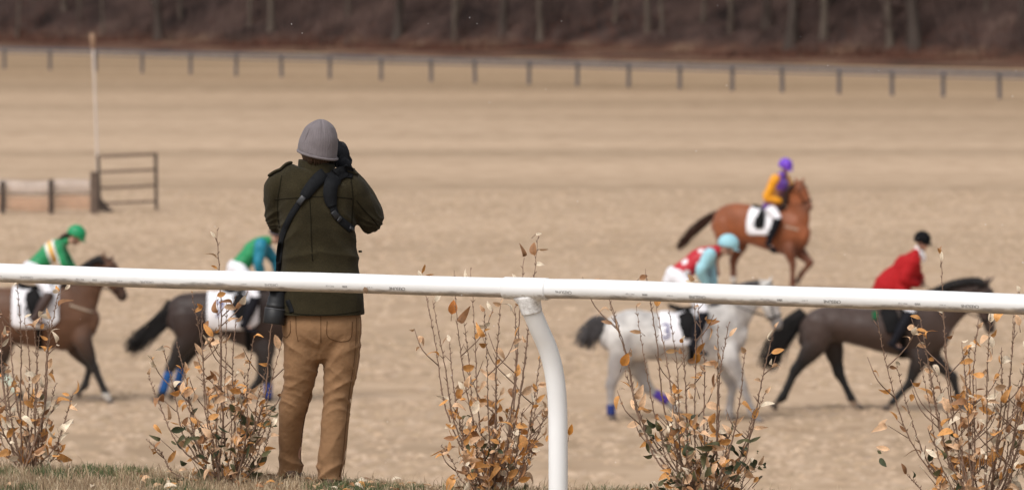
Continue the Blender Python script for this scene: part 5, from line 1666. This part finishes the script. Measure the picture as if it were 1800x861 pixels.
# camera hanging at the hip with its lens pointing down
d0 = Vector((-.13, -.08, -1)).normalized()
c0 = Q(491, 500, -.07)
ch_ = empty('camera', MANO + c0, 0, 'black camera hanging at the left hip of the photographer, lens pointing down', 'camera')
bm = bmesh.new(); qd = d0.to_track_quat('Z', 'Y')
box(bm, (0, 0, 0), (.085, .13, .06), rot=qd, bev=.012); box(bm, Vector((-.045, 0, -.0)), (.03, .05, .05), rot=qd, bev=.01); link('camera_body', fuse(bm, .0035, 1), M_cam, ch_)
bm = bmesh.new(); tube(bm, [(*(d0 * a), r) for a, r in ((.02, .038), (.055, .040), (.056, .0435), (.085, .044), (.086, .047), (.115, .049))], n=36, k=1, cap=False); ln = link('lens', to_me(bm), M_cam, ch_)
bm = bmesh.new(); tube(bm, [(*(d0 * a), r) for a, r in ((.112, .0505), (.114, .0525), (.185, .0535), (.188, .0520), (.187, .048), (.13, .046))], n=36, k=1, cap=False); link('lens_hood', to_me(bm), M_cam, ch_)
bm = bmesh.new(); tube(bm, [(*(d0 * a), r) for a, r in ((.111, .0532), (.1145, .0538))], n=36, k=1, cap=False); link('ring', to_me(bm), mat('grey_lens_ring', (.10, .10, .11), .4, .1, 10, spec=.5), ln)

# double camera strap lying on the coat
hn = empty('camera_strap', MANO, 0, 'black double camera strap crossing the back of the olive coat with padded shoulders', 'camera strap')
def strap(name, pts, w_, th, m_, lift=.003, parent=hn):
    bm = bmesh.new(); ribbon_on(bm, cbv, [((p[0] - 562) / MS, (PY0 - p[1]) / MS, p[2] / MS) for p in pts], w_, th, lift=lift)
    return link(name, to_me(bm), m_, parent)
s1 = strap('shoulder_pad', [(586, 300, 18), (575, 303, 21), (563, 311, 22), (551, 324, 21), (541, 337, 19), (536, 343, 15)], .05, .008, M_nylon)
strap('webbing', [(538, 341, 10), (528, 355, 10.5), (515, 375, 10.5), (503, 400, 10), (496, 425, 9), (493, 450, 9), (490.5, 478, 8)], .03, .0035, M_nylon)
strap('shoulder_pad', [(612, 301, 18), (599, 304, 22), (590, 311, 25), (584, 322, 25), (582, 336, 24), (583, 350, 21), (586, 360, 15)], .05, .009, M_nylon, lift=.005)
strap('webbing', [(586, 358, 13), (591, 373, 12), (601, 385, 12), (612, 395, 12), (619, 401, 13)], .03, .0045, M_nylon, lift=.004)
strap('webbing', [(622, 304, 16), (610, 301, 20), (598, 300, 20)], .05, .006, M_nylon, lift=.004)
for bx_, by_, an, sx_, sz_ in ((533, 349, .66, .030, .045), (590, 374, -.6, .030, .040), (491, 468, -.03, .024, .05), (617, 400, -.9, .018, .034), (597, 382, -.85, .03, .016)):
    h, nn = cast(cbv, (bx_ - 562) / MS, (PY0 - by_) / MS)
    if h is None: continue
    if nn.y > 0: nn = -nn
    bm = bmesh.new(); xa = Vector((math.cos(an), 0, -math.sin(an))); xa = (xa - nn * nn.dot(xa)).normalized()
    box(bm, h + nn * .010, (sx_, .012, sz_), rot=quat_axes(xa, -nn, xa.cross(-nn)), bev=.003); link('buckle', to_me(bm), M_plastic, hn)
a_ = Q(490.5, 478, -.14); h, nn = cast(cbv, a_.x, a_.z); a_ = (h if h else a_) + Vector((0, -.006, 0))
bm = bmesh.new(); tube(bm, [(*a_, .011, .003), (*a_.lerp(c0 + Vector((0, 0, .05)), .5), .010, .003), (*(c0 + Vector((.0, 0, .02))), .010, .003)], n=8, side=(1, 0, 0), k=2); link('webbing', to_me(bm), M_nylon, hn)
bm = bmesh.new(); ribbon_on(bm, cbv, pl((508, 524), (513, 536), (516, 545)), .022, .003); link('webbing', to_me(bm), M_nylon, hn)

# ------------------------------------------------------------------ snow in the air
M_snow = mat('snow', (.9, .9, .92), .7, .0, 5)
bm = bmesh.new(); rg = random.Random(77)
for i in range(90):
    D = rg.uniform(19, 75) if rg.random() < .5 else rg.uniform(24, 32)
    p = at(rg.uniform(-60, 1860), rg.uniform(-40, 860), D)
    if p.z < 4.0 and D < 30: continue
    ball(bm, p, rg.uniform(.0011, .0024), None, 1)
tag(link('snow_flurry', to_me(bm), M_snow), 'few tiny white snowflakes drifting in the air', 'snow', kind='stuff')

# dry grass clumps standing up all over the nearer course
M_clump = mat('dry_grass_clump', attr=True, rough=.95, var=.12, scale=3, spec=.05)
bm, lay = new_bm_col()
for i in range(46000):
    D = 62 + 95 * rg.random() ** 1.15
    px = rg.uniform(-120, 1920); x = (px - 900) / F * D
    nn = noise.noise(Vector((x * .8, D * .35, 3))) + .6 * noise.noise(Vector((x * 2.7, D * .9, 8)))
    if nn < -.28: continue
    r = rg.uniform(.04, .14) * (1 + .5 * nn); h = rg.uniform(.010, .036) * (1 + max(0, nn))
    f = rg.uniform(.84, 1.10) * (1 - .10 * max(0, nn)); col = rg.choice(((.43, .308, .208), (.465, .335, .232), (.39, .282, .186), (.50, .37, .265))); col = tuple(c * f for c in col)
    c = Vector((x, D, 0)); a0 = rg.uniform(0, 6)
    top = bm.verts.new(c + Vector((rg.uniform(-.4, .4) * r, rg.uniform(-.4, .4) * r, h))); top[lay] = (*[v * 1.1 for v in col], 1)
    ring = []
    for j in range(5):
        q_ = a0 + j * 1.257; v = bm.verts.new(c + Vector((math.cos(q_) * r * rg.uniform(.7, 1.3), math.sin(q_) * r * rg.uniform(.7, 1.3), -.004))); v[lay] = (*[w_ * .92 for w_ in col], 1); ring.append(v)
    for j in range(5): bm.faces.new((ring[j], ring[(j + 1) % 5], top))
tag(link('dry_grass_clumps', to_me(bm), M_clump), 'clumps of short dry grass covering the race course', 'dry grass', kind='stuff')
print('all ok')
